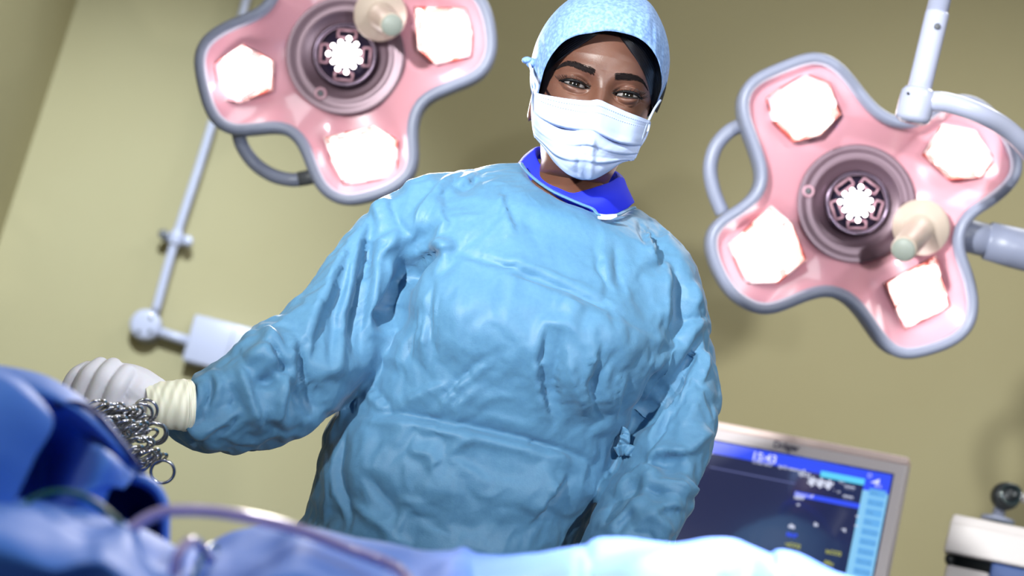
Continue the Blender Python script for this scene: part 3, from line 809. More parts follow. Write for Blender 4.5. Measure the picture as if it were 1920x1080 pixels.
# photo-right arm
sleeve2([((1180, 560), (1250, 430), 2.11, .06), ((1190, 620), (1296, 476), 2.105, .07), ((1200, 680), (1320, 540), 2.10, .072), ((1206, 740), (1333, 615), 2.09, .072), ((1192, 790), (1343, 700), 2.07, .072), ((1176, 836), (1346, 780), 2.05, .070),
         ((1160, 880), (1330, 850), 2.03, .068), ((1138, 905), (1303, 905), 2.01, .066), ((1128, 930), (1302, 938), 1.99, .064), ((1110, 965), (1284, 975), 1.975, .060), ((1090, 1010), (1262, 1018), 1.96, .056), ((1060, 1070), (1215, 1085), 1.93, .048), ((1040, 1120), (1150, 1150), 1.91, .036)])
g0 = gm.build('tmp_gown', None)
md = g0.modifiers.new('r', 'REMESH'); md.mode = 'VOXEL'; md.voxel_size = .0062; md.adaptivity = 0
sm_ = g0.modifiers.new('s', 'SMOOTH'); sm_.iterations = 3; sm_.factor = .5
dg = bpy.context.evaluated_depsgraph_get()
gme = bpy.data.meshes.new_from_object(g0.evaluated_get(dg)); bpy.data.objects.remove(g0)
nv = len(gme.vertices)
co = np.empty(nv*3); gme.vertices.foreach_get('co', co); co = co.reshape(-1, 3)
nn = np.empty(nv*3); gme.vertex_normals.foreach_get('vector', nn); nn = nn.reshape(-1, 3)
Q = co-CAM; dep = Q@F; X = 960+FPX*(Q@R)/dep; Y = 540-FPX*(Q@U)/dep
facing = np.clip(-(nn*Q).sum(1)/np.linalg.norm(Q, axis=1), -1, 1)
front = sm(-.15, .25, facing)
H = np.zeros(nv)
def gauss(cx, cy, r, a, ry=None, rot=0):
    global H
    ry = ry or r; c, s = math.cos(math.radians(rot)), math.sin(math.radians(rot))
    x = (X-cx)*c+(Y-cy)*s; y = -(X-cx)*s+(Y-cy)*c
    H += a*np.exp(-(x/r)**2-(y/ry)**2)*front
def dist_poly(P):
    best = np.full(nv, 1e9); sd = np.zeros(nv); tt = np.zeros(nv)
    L = np.concatenate([[0], np.cumsum(np.linalg.norm(np.diff(P, axis=0), axis=1))]); tot = L[-1]
    for i in range(len(P)-1):
        a, b = P[i], P[i+1]; ab = b-a; l2 = ab@ab
        t = np.clip(((X-a[0])*ab[0]+(Y-a[1])*ab[1])/l2, 0, 1)
        dx = X-(a[0]+t*ab[0]); dy = Y-(a[1]+t*ab[1]); dd = np.hypot(dx, dy)
        cs = np.sign(ab[0]*dy-ab[1]*dx); m = dd < best
        best = np.where(m, dd, best); sd = np.where(m, cs*dd, sd); tt = np.where(m, (L[i]+t*np.sqrt(l2))/tot, tt)
    return best, sd, tt
def stroke(kind, amp, w, pts):
    """ridge / valley / fold (raised on the right-hand side of the walking direction, dropping sharply to the left)"""
    global H
    P = cr(np.array(pts, float), 4*len(pts))
    bd, sd, tt = dist_poly(P)
    tap = np.clip(np.minimum(tt, 1-tt)*2.8, 0, 1); tap = tap*tap*(3-2*tap)
    s = sd/(w*(.7+.6*tt))
    lng, sht = 2.2, .9
    if kind == 'r': f = np.where(s > 0, np.exp(-s/lng), np.exp(s/sht))
    elif kind == 'v': f = -np.where(s > 0, np.exp(-s/sht), np.exp(s/lng))
    else: f = np.where(s > 0, np.exp(-s/1.6), -np.exp(s/.9)*.8)*np.tanh(np.abs(s)*5)
    endm = sm(w*7, w*4, bd)
    H += amp*AMP*f*tap*front*endm
gauss(868, 590, 105, .020, 95); gauss(1120, 640, 105, .018, 95)
gauss(1000, 470, 130, .006); gauss(760, 900, 160, .006); gauss(930, 930, 60, -.004, 120, 10)
S = [
 ('v', 18, 10, [(762, 545), (772, 515), (786, 494), (808, 481), (842, 474)]), ('r', 6, 12, [(768, 490), (790, 470), (820, 462), (865, 468)]),
 ('v', 6, 9, [(842, 474), (880, 486), (960, 512), (1040, 541), (1120, 578), (1190, 612), (1240, 634)]), ('r', 5, 15, [(850, 458), (960, 494), (1040, 524), (1120, 560), (1200, 598)]),
 ('f', 5, 9, [(824, 535), (818, 580), (814, 640), (808, 690)]), ('f', -4, 8, [(800, 570), (790, 620), (778, 680)]),
 ('v', 4, 6, [(815, 640), (812, 600), (806, 560)]), ('r', 3, 8, [(775, 620), (760, 660), (748, 700)]),
 ('v', 6, 5, [(640, 773), (700, 775), (745, 774), (800, 784), (880, 800), (960, 818), (1030, 838), (1090, 860), (1150, 892)]),
 ('r', 4.5, 9, [(650, 787), (740, 790), (800, 798), (880, 814), (960, 832), (1030, 854), (1100, 880)]),
 ('f', 5, 8, [(690, 715), (712, 745), (738, 770)]), ('f', -4, 7, [(672, 740), (668, 760), (670, 772)]),
 ('r', 3, 6, [(835, 856), (870, 828), (900, 818)]), ('r', 3, 6, [(835, 856), (790, 850), (760, 842)]), ('r', 3, 6, [(835, 856), (800, 880)]), ('r', 2.5, 6, [(835, 856), (880, 880), (930, 910)]),
 ('f', 6, 10, [(1032, 585), (1016, 640), (1010, 690), (1022, 750), (1042, 800)]), ('f', -5, 9, [(1066, 600), (1050, 660), (1046, 720), (1060, 780)]),
 ('r', 5, 8, [(1080, 640), (1070, 690), (1085, 740), (1100, 790)]), ('f', 5, 9, [(1105, 600), (1112, 660), (1100, 720), (1120, 790)]), ('r', 4, 8, [(1140, 650), (1128, 710), (1140, 770)]),
 ('v', 4, 6, [(1150, 640), (1120, 690), (1095, 740)]), ('f', 4, 8, [(1170, 680), (1160, 730), (1150, 790)]),
 ('r', 4, 7, [(1005, 590), (1030, 605), (1070, 612), (1090, 640)]), ('r', 4, 7, [(1040, 560), (1075, 580), (1090, 600)]),
 ('f', 7, 9, [(1066, 885), (1046, 915), (1022, 948), (1000, 978)]), ('r', 3, 8, [(1010, 860), (1030, 900), (1030, 940)]), ('r', 3, 6, [(1020, 845), (1050, 850), (1075, 870)]),
 ('f', 4, 8, [(800, 780), (840, 740), (880, 700), (930, 660)]), ('r', 3, 7, [(840, 770), (880, 740), (900, 715)]), ('r', 3, 8, [(740, 770), (780, 740), (830, 720), (870, 712)]),
 ('f', 4, 10, [(655, 800), (640, 850), (640, 900), (655, 950), (660, 1000)]), ('r', 4, 9, [(612, 830), (625, 880), (622, 940), (600, 985)]),
 ('r', 4, 14, [(650, 935), (690, 960), (730, 995), (780, 1030)]), ('v', 4, 12, [(680, 880), (720, 930), (760, 970)]), ('r', 2.5, 6, [(738, 960), (726, 985), (720, 1000)]), ('r', 2.5, 6, [(760, 950), (752, 985), (745, 1005)]),
 ('r', 2.2, 5, [(735, 925), (760, 935), (785, 938), (800, 930)]),
 # chest and neck
 ('f', 5, 8, [(938, 345), (946, 380), (960, 415), (972, 452)]), ('r', 3, 5, [(985, 345), (982, 380), (978, 420), (984, 455)]),
 ('r', 4, 7, [(834, 362), (828, 400), (838, 425), (815, 445)]), ('r', 5, 8, [(800, 462), (835, 458), (868, 462)]),
 ('r', 6, 8, [(880, 314), (850, 335), (815, 375), (785, 425), (765, 470)]), ('f', 5, 8, [(900, 318), (880, 340), (850, 352), (850, 350)]),
 ('f', -4, 9, [(1122, 410), (1128, 450), (1125, 490), (1140, 540)]), ('v', 3, 8, [(1150, 440), (1155, 500), (1160, 545), (1175, 560)]),
 ('f', 8, 9, [(1212, 415), (1222, 450), (1232, 480), (1240, 497)]), ('v', 5, 7, [(1195, 400), (1205, 440), (1210, 470)]),
 # sleeve, photo left
 ('v', 3, 4, [(724, 364), (735, 390), (750, 422), (764, 448)]), ('v', 19, 11, [(700, 385), (690, 440), (684, 520), (674, 600), (672, 690)]), ('r', 6, 12, [(715, 420), (708, 520), (700, 620), (695, 650)]),
 ('v', 17, 11, [(764, 470), (748, 520), (732, 570), (722, 630)]), ('r', 6, 10, [(742, 470), (735, 530), (725, 590)]),
 ('f', 8, 14, [(668, 430), (640, 500), (610, 570), (590, 630), (582, 690)]), ('v', 6, 12, [(655, 480), (632, 560), (622, 640), (616, 700)]), ('r', 5, 12, [(645, 600), (640, 660), (625, 720)]),
 ('r', 5, 7, [(745, 350), (790, 345), (830, 330)]), ('r', 5, 7, [(690, 400), (715, 385), (740, 370)]), ('r', 4, 6, [(700, 455), (730, 440), (752, 430)]), ('r', 4, 6, [(702, 470), (725, 462), (745, 440)]),
 ('r', 9, 11, [(484, 612), (512, 632), (535, 668), (548, 700)]), ('v', 11, 9, [(500, 645), (520, 665), (530, 695), (537, 705)]), ('r', 8, 9, [(452, 668), (490, 662), (515, 672), (528, 700)]),
 ('v', 9, 9, [(560, 655), (560, 700), (572, 760), (578, 790)]), ('f', 8, 10, [(556, 610), (556, 660), (566, 700), (590, 740)]), ('r', 8, 9, [(540, 690), (532, 740), (528, 780), (520, 805)]), ('v', 7, 7, [(548, 700), (546, 745), (540, 790)]),
 ('r', 7, 9, [(440, 668), (462, 710), (474, 752), (490, 790), (505, 812)]), ('v', 6, 8, [(476, 700), (500, 720), (522, 700)]), ('r', 6, 8, [(405, 688), (412, 720), (404, 755), (390, 780)]),
 ('v', 6, 7, [(392, 700), (396, 735), (380, 770)]), ('r', 6, 7, [(372, 706), (382, 740), (370, 780), (376, 812)]), ('f', 6, 8, [(465, 755), (430, 790), (390, 812), (350, 822)]), ('r', 4, 6, [(350, 730), (365, 765), (360, 800)]),
 ('v', 4, 6, [(425, 720), (440, 745), (425, 770)]), ('r', 5, 6, [(355, 785), (385, 800), (410, 800)]), ('v', 5, 7, [(600, 700), (590, 740), (580, 790)]),
 # sleeve, photo right
 ('v', 3, 3, [(1268, 600), (1300, 598), (1332, 590)]), ('v', 8, 9, [(1268, 490), (1264, 550), (1262, 620), (1255, 650)]), ('r', 7, 8, [(1252, 480), (1254, 560), (1250, 630)]),
 ('v', 17, 11, [(1336, 600), (1300, 660), (1262, 716), (1222, 772), (1186, 815)]), ('r', 7, 10, [(1330, 640), (1290, 706), (1250, 770), (1225, 820)]), ('f', 6, 8, [(1282, 700), (1256, 750), (1236, 800), (1222, 850)]),
 ('r', 6, 10, [(1262, 640), (1236, 690), (1206, 750), (1190, 790)]), ('v', 8, 9, [(1240, 660), (1214, 710), (1192, 770), (1180, 810)]), ('r', 4, 6, [(1302, 520), (1310, 560), (1296, 580)]),
 ('v', 7, 9, [(1290, 855), (1262, 858), (1238, 862), (1216, 880)]), ('r', 7, 8, [(1310, 846), (1280, 848), (1252, 846), (1226, 852), (1214, 870)]), ('r', 7, 10, [(1306, 935), (1260, 918), (1215, 914), (1190, 912)]),
 ('v', 9, 8, [(1130, 985), (1165, 935), (1200, 915), (1225, 905)]), ('r', 8, 9, [(1140, 925), (1175, 900), (1215, 885), (1262, 868)]), ('r', 6, 8, [(1130, 1000), (1180, 955), (1225, 925)]),
 ('v', 6, 7, [(1208, 912), (1230, 926), (1250, 930)]), ('r', 6, 7, [(1270, 880), (1284, 905), (1302, 934)]), ('f', 6, 8, [(1295, 960), (1260, 952), (1232, 962), (1225, 990)]), ('r', 5, 7, [(1190, 1000), (1215, 965), (1250, 985), (1270, 1000)]),
 ('v', 5, 6, [(1155, 1005), (1180, 970), (1200, 950)]), ('r', 4, 6, [(1324, 640), (1330, 680), (1318, 720)]), ('r', 5, 8, [(1335, 800), (1300, 840), (1290, 850)]),
]
for kd, am, w, pts in S:
    if len(pts) > 1: stroke(kd, am, w, pts)
# general crumple of stiff nonwoven: folded facets
rs = np.random.default_rng(5)
def warp(P, f, a, rs):
    W = np.zeros_like(P)
    for k in range(3):
        v = rs.normal(size=3); v /= np.linalg.norm(v); ph = rs.uniform(0, 6.3); W[:, k] = a*np.sin((P@v)*f+ph)
    return P+W
def crumple(wave, amp, n, stretch, rs, mod=None):
    P = warp(warp(co, 9, .035, rs), 23, .012, rs); h = np.zeros(nv)
    for i in range(n):
        v = rs.normal(size=3); v /= np.linalg.norm(v)
        v = v-(1-stretch[1])*(v@stretch[0])*stretch[0]
        lam = wave*rs.uniform(.6, 1.5); x = (P@v)/lam+rs.uniform(0, 10)
        tri = 2*np.abs(x-np.floor(x+.5))           # 0..1 triangle
        env = .5+.5*np.sin((P@rs.normal(size=3))*6/wave*.25+rs.uniform(0, 6.3))
        h += (tri-.5)*env*lam/wave
    return h*amp/math.sqrt(n)
ax_t = EWs
H += crumple(.085, .0058, 7, (ax_t, .55), rs)*(.45+.55*front)
H += crumple(.035, .0010, 9, (ax_t, .6), rs)
c3_ = crumple(.016, .0010, 9, (ax_t, .8), rs)
patch = sm(.1, .8, .5+.5*np.sin(co[:, 0]*17+2)*np.sin(co[:, 2]*13+1)*np.sin(co[:, 0]*9-co[:, 2]*11))
# more crumpling on the sleeves
slv = np.clip(sm(640, 480, X)+sm(1180, 1230, X)*sm(560, 640, Y), 0, 1)
H += slv*crumple(.06, .0050, 6, (ax_t, .9), rs)
neckfade = sm(10, 60, np.hypot(X-1085, Y-345)-110)
H *= (.25+.75*neckfade)
cufff = sm(318, 350, X)
H *= np.where(X < 420, .2+.8*cufff, 1)
co2 = co+nn*H[:, None]
gme.vertices.foreach_set('co', co2.ravel()); gme.update()
gown = bpy.data.objects.new('gown', gme); COL.objects.link(gown); gme.materials.append(M['gown'])
# let the cloth buckle: slightly oversized fabric held softly to the modelled drape
import time as _t; _t0 = _t.time()
vg = gown.vertex_groups.new(name='pin')
slv = np.clip(sm(640, 480, X)+sm(1180, 1230, X)*sm(560, 640, Y), 0, 1)
wgt = np.full(nv, GOAL[0])+GOAL[1]*(1-sm(0, 60, np.hypot(X-1085, Y-345)-105))+GOAL[1]*(1-sm(318, 335, X))
wgt = np.clip(wgt, 0, 1)
for k in np.unique(np.round(wgt, 2)):
    vg.add(np.nonzero(np.round(wgt, 2) == k)[0].tolist(), float(k), 'REPLACE')
vs_ = gown.vertex_groups.new(name='shrink')
for k in np.unique(np.round(1-slv, 2)): vs_.add(np.nonzero(np.round(1-slv, 2) == k)[0].tolist(), float(k), 'REPLACE')
cm = gown.modifiers.new('c', 'CLOTH'); cs = cm.settings
cs.quality = 5; cs.mass = .15; cs.tension_stiffness = 25; cs.compression_stiffness = 25; cs.shear_stiffness = 12
cs.bending_model = 'ANGULAR'; cs.bending_stiffness = BEND; cs.tension_damping = 8; cs.compression_damping = 8; cs.shear_damping = 8; cs.bending_damping = .5
cs.air_damping = 2; cs.vertex_group_mass = 'pin'; cs.pin_stiffness = PINS; cs.shrink_min = SHR; cs.shrink_max = -.035; cs.vertex_group_shrink = 'shrink'; cs.effector_weights.gravity = .12
cm.collision_settings.use_collision = False; cm.collision_settings.use_self_collision = False
cm.point_cache.frame_start = 1; cm.point_cache.frame_end = 60
for fr_ in range(1, NFR+1): scene.frame_set(fr_)
gme2 = bpy.data.meshes.new_from_object(gown.evaluated_get(bpy.context.evaluated_depsgraph_get()))
gown.modifiers.remove(cm); gown.vertex_groups.clear(); gown.data = gme2; gme = gme2
# subdivide, then press the thin sharp crease lines in
b2 = bmesh.new(); b2.from_mesh(gme); Ho = H.copy()
md = gown.modifiers.new('s', 'SUBSURF'); md.levels = 1; md.render_levels = 1
gme = bpy.data.meshes.new_from_object(gown.evaluated_get(bpy.context.evaluated_depsgraph_get())); gown.modifiers.remove(md); gown.data = gme; b2.free()
nv = len(gme.vertices)
co = np.empty(nv*3); gme.vertices.foreach_get('co', co); co = co.reshape(-1, 3)
nn = np.empty(nv*3); gme.vertex_normals.foreach_get('vector', nn); nn = nn.reshape(-1, 3)
Q = co-CAM; dep = Q@F; X = 960+FPX*(Q@R)/dep; Y = 540-FPX*(Q@U)/dep
facing = np.clip(-(nn*Q).sum(1)/np.linalg.norm(Q, axis=1), -1, 1); front = sm(-.15, .25, facing)
H = np.zeros(nv); AMP = .00042
for kd, am, w, pts in S:
    if len(pts) > 1: stroke(kd, am, w*.45, pts)
H += crumple(.022, .0006, 12, (ax_t, .8), rs)*(.5+.5*np.sin(co[:, 0]*14)*np.sin(co[:, 2]*11+1))
nk_ = sm(10, 40, np.hypot(X-1085, Y-345)-110); co = co+nn*(H*nk_)[:, None]
gme.vertices.foreach_set('co', co.ravel()); gme.update()
scene.frame_set(1)
co2 = np.empty(len(gme.vertices)*3); gme.vertices.foreach_get('co', co2); co2 = co2.reshape(-1, 3)
Q = co2-CAM; dep = Q@F; X = 960+FPX*(Q@R)/dep; Y = 540-FPX*(Q@U)/dep
gme.polygons.foreach_set('use_smooth', [True]*len(gme.polygons))
gown.parent = person; gown.matrix_parent_inverse = Matrix.Translation(-person.location)
# fabric: fine embossed grid and crinkles
nt, b = nodes(M['gown'])
colvar(M['gown'], (80, 126, 159), 200, .35, .65, 6)
tn = bumpnoise(M['gown'], 13, .75, .005, 6)
tn.noise_type = 'RIDGED_MULTIFRACTAL'; tn.inputs['Distortion'].default_value = .6; tn.inputs['Roughness'].default_value = .45
t2 = bumpnoise(M['gown'], 38, .25, .002, 4)
t2.noise_type = 'RIDGED_MULTIFRACTAL'; t2.inputs['Distortion'].default_value = 1.2
bumpnoise(M['gown'], 520, .4, .0005, 3)
# neck binding, tag, ties
def onG(px, py, dep=None):
    c_ = np.nonzero((np.hypot(X-px, Y-py) < 9) & (facing > 0))[0]
    if not len(c_): c_ = [np.argmin((X-px)**2+(Y-py)**2+1e5*(facing < 0))]
    return co2[c_[np.argmin((co2[c_]-CAM)@F)]]
bp = []
for px, py in [(978, 307), (988, 322), (1008, 340), (1035, 358), (1062, 371), (1090, 383), (1112, 392), (1121, 402), (1140, 405), (1160, 402), (1178, 393), (1190, 389)]:
    p = onG(px, py+2); d_ = (p-CAM)@F; bp.append(Wd(px, py, d_-.003))
MB().tube(cr(bp, 80), .0026, 10, flat=.6).build('neck_binding', M['gown'], gown)
p = onG(1138, 408); d_ = (p-CAM)@F-.008
Gt = np.array([[Wd(1121+36*u-4*v*0, 400+3*u+10*v*(1-.5*max(u-.7, 0)/.3)+1.2*math.sin(u*5), d_-.002*math.sin(u*3)) for u in np.linspace(0, 1, 10)] for v in np.linspace(0, 1, 5)])
MB().grid(Gt).build('label_tag', mat('white_tag', (228, 236, 240), .6), gown, solid=.0006)
def cloth_strip(pts, w, nrm=EN):
    P = cr(pts, 30); T = np.gradient(P, axis=0); B = np.cross(T, nrm); B /= np.linalg.norm(B, axis=1)[:, None]+1e-9
    k = np.linspace(-1, 1, 6)
    return np.array([[P[i]+B[i]*w*kk+np.array(nrm)*.0018*math.sin(i*.9+kk*2.3) for kk in k] for i in range(len(P))])
dt = (onG(1168, 835)-CAM)@F-.02
tb = MB()
tb.grid(cloth_strip([Wd(1162, 808, dt), Wd(1170, 812, dt-.012), Wd(1172, 826, dt-.014), Wd(1164, 842, dt-.004)], .0055))
tb.grid(cloth_strip([Wd(1156, 848, dt), Wd(1172, 843, dt-.012), Wd(1190, 848, dt-.012), Wd(1198, 856, dt-.004)], .0062))
tb.grid(cloth_strip([Wd(1190, 862, dt-.008), Wd(1194, 872, dt-.004), Wd(1198, 882, dt)], .0016))
tb.build('waist_tie', M['gown'], gown, solid=.0008)
# ------------------------------------------------------------------ gloved hand
def skinned(chains, name, mt, parent, vox=.0022, smooth=8):
    m = MB()
    for pts, rad in chains:
        P = cr(pts, 26); rr = np.interp(np.linspace(0, 1, 26), np.linspace(0, 1, len(rad)), rad)
        m.tube(P, rr, 18)
        m.sphere(P[-1], rr[-1], 16, 12); m.sphere(P[0], rr[0], 16, 12)
    o = m.build('tmp', None)
    md = o.modifiers.new('r', 'REMESH'); md.mode = 'VOXEL'; md.voxel_size = vox
    s_ = o.modifiers.new('s', 'SMOOTH'); s_.iterations = smooth; s_.factor = .5
    me = bpy.data.meshes.new_from_object(o.evaluated_get(bpy.context.evaluated_depsgraph_get())); bpy.data.objects.remove(o)
    me.polygons.foreach_set('use_smooth', [True]*len(me.polygons)); me.materials.append(mt)
    ob = bpy.data.objects.new(name, me); COL.objects.link(ob); ob.parent = parent; ob.matrix_parent_inverse = Matrix.Translation(-parent.location)
    return ob
D = 1.93
def h(px, py, dz=0.): return Wd(px, py, D-dz)
ch = [ # palm / back of hand
 ([h(300, 757), h(284, 748), h(262, 730), h(244, 712)], [.018, .021, .022, .016]),
 ([h(295, 765), h(268, 762), h(244, 749), h(230, 740)], [.017, .021, .020, .014]),
 ([h(285, 740), h(250, 715), h(218, 702), h(200, 696)], [.020, .019, .015, .010]),
 ([h(280, 760), h(245, 748), h(214, 732), h(195, 716)], [.020, .018, .014, .010]),
 # fingers: knuckle, middle joint, tip
 ([h(238, 700, .012), h(222, 722, .020), h(204, 762, .014), h(196, 792, .004)], [.0100, .0100, .0090, .0078]),
 ([h(212, 688, .006), h(196, 706, .014), h(178, 744, .010), h(170, 782, .000)], [.0100, .0098, .0090, .0078]),
 ([h(188, 686, .000), h(168, 702, .006), h(150, 736, .002), h(146, 770, -.006)], [.0096, .0094, .0086, .0074]),
 ([h(165, 692, -.010), h(145, 702, -.006), h(130, 722, -.008), h(124, 750, -.014)], [.0088, .0086, .0076, .0068]),
 # thumb, leaving the palm's side, below and behind
 ([h(276, 774, .000), h(262, 784, .010), h(236, 792, .012), h(214, 800, .008)], [.014, .0125, .0112, .0095]),
]
glove = skinned(ch, 'glove', M['glove'], person, vox=.0015, smooth=3)
G = []
a0, a1 = V(0, 0, 0), V(0, 0, 0)
for (tp, bt, th) in [((268, 722), (262, 790), .020), ((282, 719), (285, 797), .024), ((300, 716), (303, 802), .027), ((325, 713), (326, 806), .029), ((345, 711), (343, 808), .030), ((352, 712), (349, 808), .0305), ((358, 713), (353, 806), .031), ((362, 716), (356, 804), .030), ((360, 720), (352, 800), .028), ((340, 724), (334, 796), .025)]:
    A0 = h(*tp, .010); A1 = h(*bt, .010); c = (A0+A1)/2; hh = (A1-A0)/2
    G.append([c+hh*math.cos(t)+(EN*th+unit(Wd(330, 760, D)-Wd(290, 752, D))*.010)*math.sin(t) for t in np.linspace(0, 2*np.pi, 60, endpoint=False)])
G = np.array(G); G = np.array([cru(G[:, i], 60) for i in range(60)]).transpose(1, 0, 2)
for i in range(60):
    for j in range(60):
        n_ = unit(G[i, j]-G[i].mean(0)); G[i, j] += n_*(.00025*math.sin(i*1.5+.6*math.sin(j*.3))+.0003*math.sin(i*.5+j*.25))
MB().grid(G, closed_u=True).build('glove_cuff', M['cuff'], person, solid=.0008)
# the other glove, resting behind the drape
def h2(px, py, dz=0.): return Wd(px, py, 1.90-dz)
ch = [([h2(1120, 1080), h2(1090, 1110), h2(1060, 1135)], [.026, .026, .022]), ([h2(1100, 1065), h2(1060, 1095), h2(1030, 1115)], [.02, .022, .018]),
      ([h2(1060, 1145, .005), h2(1040, 1170, .012), h2(1015, 1190, .004)], [.011, .010, .0085]), ([h2(1045, 1135, .004), h2(1020, 1158, .012), h2(992, 1175, .004)], [.0115, .0105, .0085]),
      ([h2(1030, 1122, .002), h2(1002, 1140, .010), h2(975, 1155, .002)], [.011, .0100, .0085]), ([h2(1020, 1108, 0), h2(996, 1120, .008), h2(974, 1132, 0)], [.0098, .0088, .0075]),
      ([h2(1090, 1120, .012), h2(1076, 1150, .022), h2(1062, 1172, .024)], [.013, .0115, .0095])]
skinned(ch, 'glove', M['glove'], person, vox=.0024)
# clog shoes on the floor
for s in (-1, 1):
    G = []
    for y, a, z in ((.06, .030, .055), (.03, .042, .075), (-.02, .044, .085), (-.08, .050, .07), (-.14, .048, .05), (-.18, .030, .035)):
        c = V(s*.10, 2.19+y, 0)
        G.append([c+V(a*math.cos(t), 0, z*.5+z*.5*math.sin(t)) for t in np.linspace(0, 2*np.pi, 24, endpoint=False)])
    MB().grid(np.array(G), closed_u=True, cap0=True, cap1=True).build('clog', M['white'], person)
# ------------------------------------------------------------------ operating table and drapes
t = thing('operating_table', (-.1, 1.45, 0), 'operating table with navy padded edge under the blue drapes', 'operating table')
MB().box((-.35, 1.3, 0), (.55, 0, 0), (0, .35, 0), (0, 0, .10)).build('base', M['plastic'], t, bevel=.02)
MB().box((-.2, 1.38, .1), (.25, 0, 0), (0, .2, 0), (0, 0, .62)).build('column', M['steel'], t, bevel=.02)
MB().box((-1.0, 1.20, .72), (1.95, 0, 0), (0, .50, 0), (0, 0, .05)).build('table_top', M['plastic'], t, bevel=.01)
# mattress whose far edge rises beside the gown
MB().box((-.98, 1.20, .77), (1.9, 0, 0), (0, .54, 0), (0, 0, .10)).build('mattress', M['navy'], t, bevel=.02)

def sheet(ctrl, nu, nv_, amp=.0, seed=0, wl=.12):
    C_ = np.array(ctrl, float)       # rows x cols x (px,py,Y)
    A = np.array([cru(r_, nu) for r_ in C_]); B = np.array([cru(A[:, i], nv_) for i in range(nu)]).transpose(1, 0, 2)
    P = np.array([[Wy(p[0], p[1], p[2]) for p in r_] for r_ in B])
    if amp:
        rs = np.random.default_rng(seed); h = np.zeros(P.shape[:2])
        for k in range(8):
            v = rs.normal(size=3); v /= np.linalg.norm(v); lam = wl*rs.uniform(.5, 1.4)
            x = (P@v)/lam+.35*np.sin((P@rs.normal(size=3))*9)+rs.uniform(0, 9); h += (2*np.abs(x-np.floor(x+.5))-.5)*rs.uniform(.4, 1)
        n = np.cross(np.gradient(P, axis=1), np.gradient(P, axis=0)); n /= np.linalg.norm(n, axis=2)[..., None]+1e-9
        P = P+n*(h*amp/2.8)[..., None]
    return P
ridge = [(-300, 925), (-100, 930), (0, 936), (98, 945), (155, 952), (195, 970), (240, 986), (285, 1003), (330, 1022), (360, 1026), (385, 1022), (440, 996), (500, 986), (560, 984), (640, 1003), (720, 1024), (780, 1040), (840, 1037),
         (868, 1029), (900, 1042), (1000, 1040), (1070, 1030), (1100, 1026), (1124, 1014), (1200, 1016), (1270, 1016), (1330, 1008), (1370, 1012), (1410, 1030), (1446, 1046), (1462, 1038), (1500, 1042), (1550, 1062), (1600, 1080), (1700, 1120), (1900, 1190), (2150, 1270)]
rows = []
for dy, Yd in ((430, 1.52), (180, 1.48), (60, 1.42), (12, 1.34), (0, 1.28), (8, 1.22), (34, 1.16), (70, 1.10), (130, 1.05), (240, 1.02), (600, 1.0), (1600, 1.0)):
    r_ = []
    for i, (x, y) in enumerate(ridge):
        wob = (18*math.sin(i*1.7+dy*.02) if 20 < dy < 300 else 0)
        r_.append((x, y+dy*(.8 if x < 350 else 1)+wob, Yd-(.10 if x < 350 else 0)*(1 if dy < 200 else .3)))
    rows.append(r_)
P = sheet(rows, 420, 150, .006, 3, .10)
tag(MB().grid(P).build('patient_drape', M['drape'], solid=.0008), 'long blue drape over the patient along the bottom edge, brightly lit at its right end', 'surgical drape', 'blue drapes')

# raised drape at left, with a dark hollow and a flap
rows = [[(-300, 1000, 1.40), (-100, 1000, 1.40), (0, 1000, 1.42), (100, 1010, 1.42), (200, 1010, 1.42), (300, 1010, 1.40)],
        [(-300, 720, 1.36), (-100, 720, 1.36), (0, 730, 1.36), (100, 760, 1.36), (200, 830, 1.34), (280, 905, 1.30)],
        [(-300, 668, 1.26), (-100, 670, 1.26), (0, 682, 1.26), (95, 708, 1.25), (185, 772, 1.24), (262, 868, 1.22)],
        [(-300, 690, 1.20), (-100, 690, 1.20), (0, 712, 1.19), (95, 740, 1.17), (172, 790, 1.17), (258, 880, 1.20)],
        [(-300, 760, 1.16), (-100, 770, 1.16), (0, 800, 1.17), (92, 790, 1.20), (175, 826, 1.20), (252, 890, 1.19)],
        [(-300, 860, 1.15), (-100, 870, 1.15), (0, 880, 1.18), (88, 850, 1.25), (190, 850, 1.15), (246, 898, 1.18)],
        [(-300, 960, 1.15), (-100, 960, 1.15), (0, 940, 1.18), (84, 920, 1.24), (165, 906, 1.14), (236, 912, 1.16)],
        [(-300, 1100, 1.15), (-100, 1100, 1.15), (0, 1040, 1.17), (80, 1000, 1.19), (140, 975, 1.14), (196, 950, 1.15)],
        [(-300, 1500, 1.17), (-100, 1500, 1.17), (0, 1450, 1.18), (80, 1400, 1.18), (120, 1350, 1.17), (160, 1300, 1.17)]]
P = sheet(rows, 160, 160, .003, 8, .14)
tag(MB().grid(P).build('raised_drape', M['drape'], solid=.0008), 'blue drape raised in a tall peak at left, in front of the gloved hand', 'surgical drape', 'blue drapes')
rows = [[(-300, 640, 1.14), (-100, 655, 1.14), (-20, 690, 1.14), (30, 700, 1.145)],
        [(-300, 760, 1.09), (-100, 740, 1.09), (20, 726, 1.10), (100, 782, 1.115)],
        [(-300, 860, 1.06), (-120, 850, 1.07), (0, 840, 1.09), (62, 866, 1.105)],
        [(-300, 960, 1.05), (-140, 960, 1.07), (-40, 950, 1.09), (8, 982, 1.10)],
        [(-300, 1150, 1.06), (-160, 1130, 1.08), (-80, 1120, 1.09), (-50, 1110, 1.10)]]
P = sheet(rows, 80, 90, .002, 12, .16)
tag(MB().grid(P).build('drape_flap', M['drape'], solid=.0010), 'folded flap of blue drape hanging at the left edge of the photo', 'surgical drape', 'blue drapes')
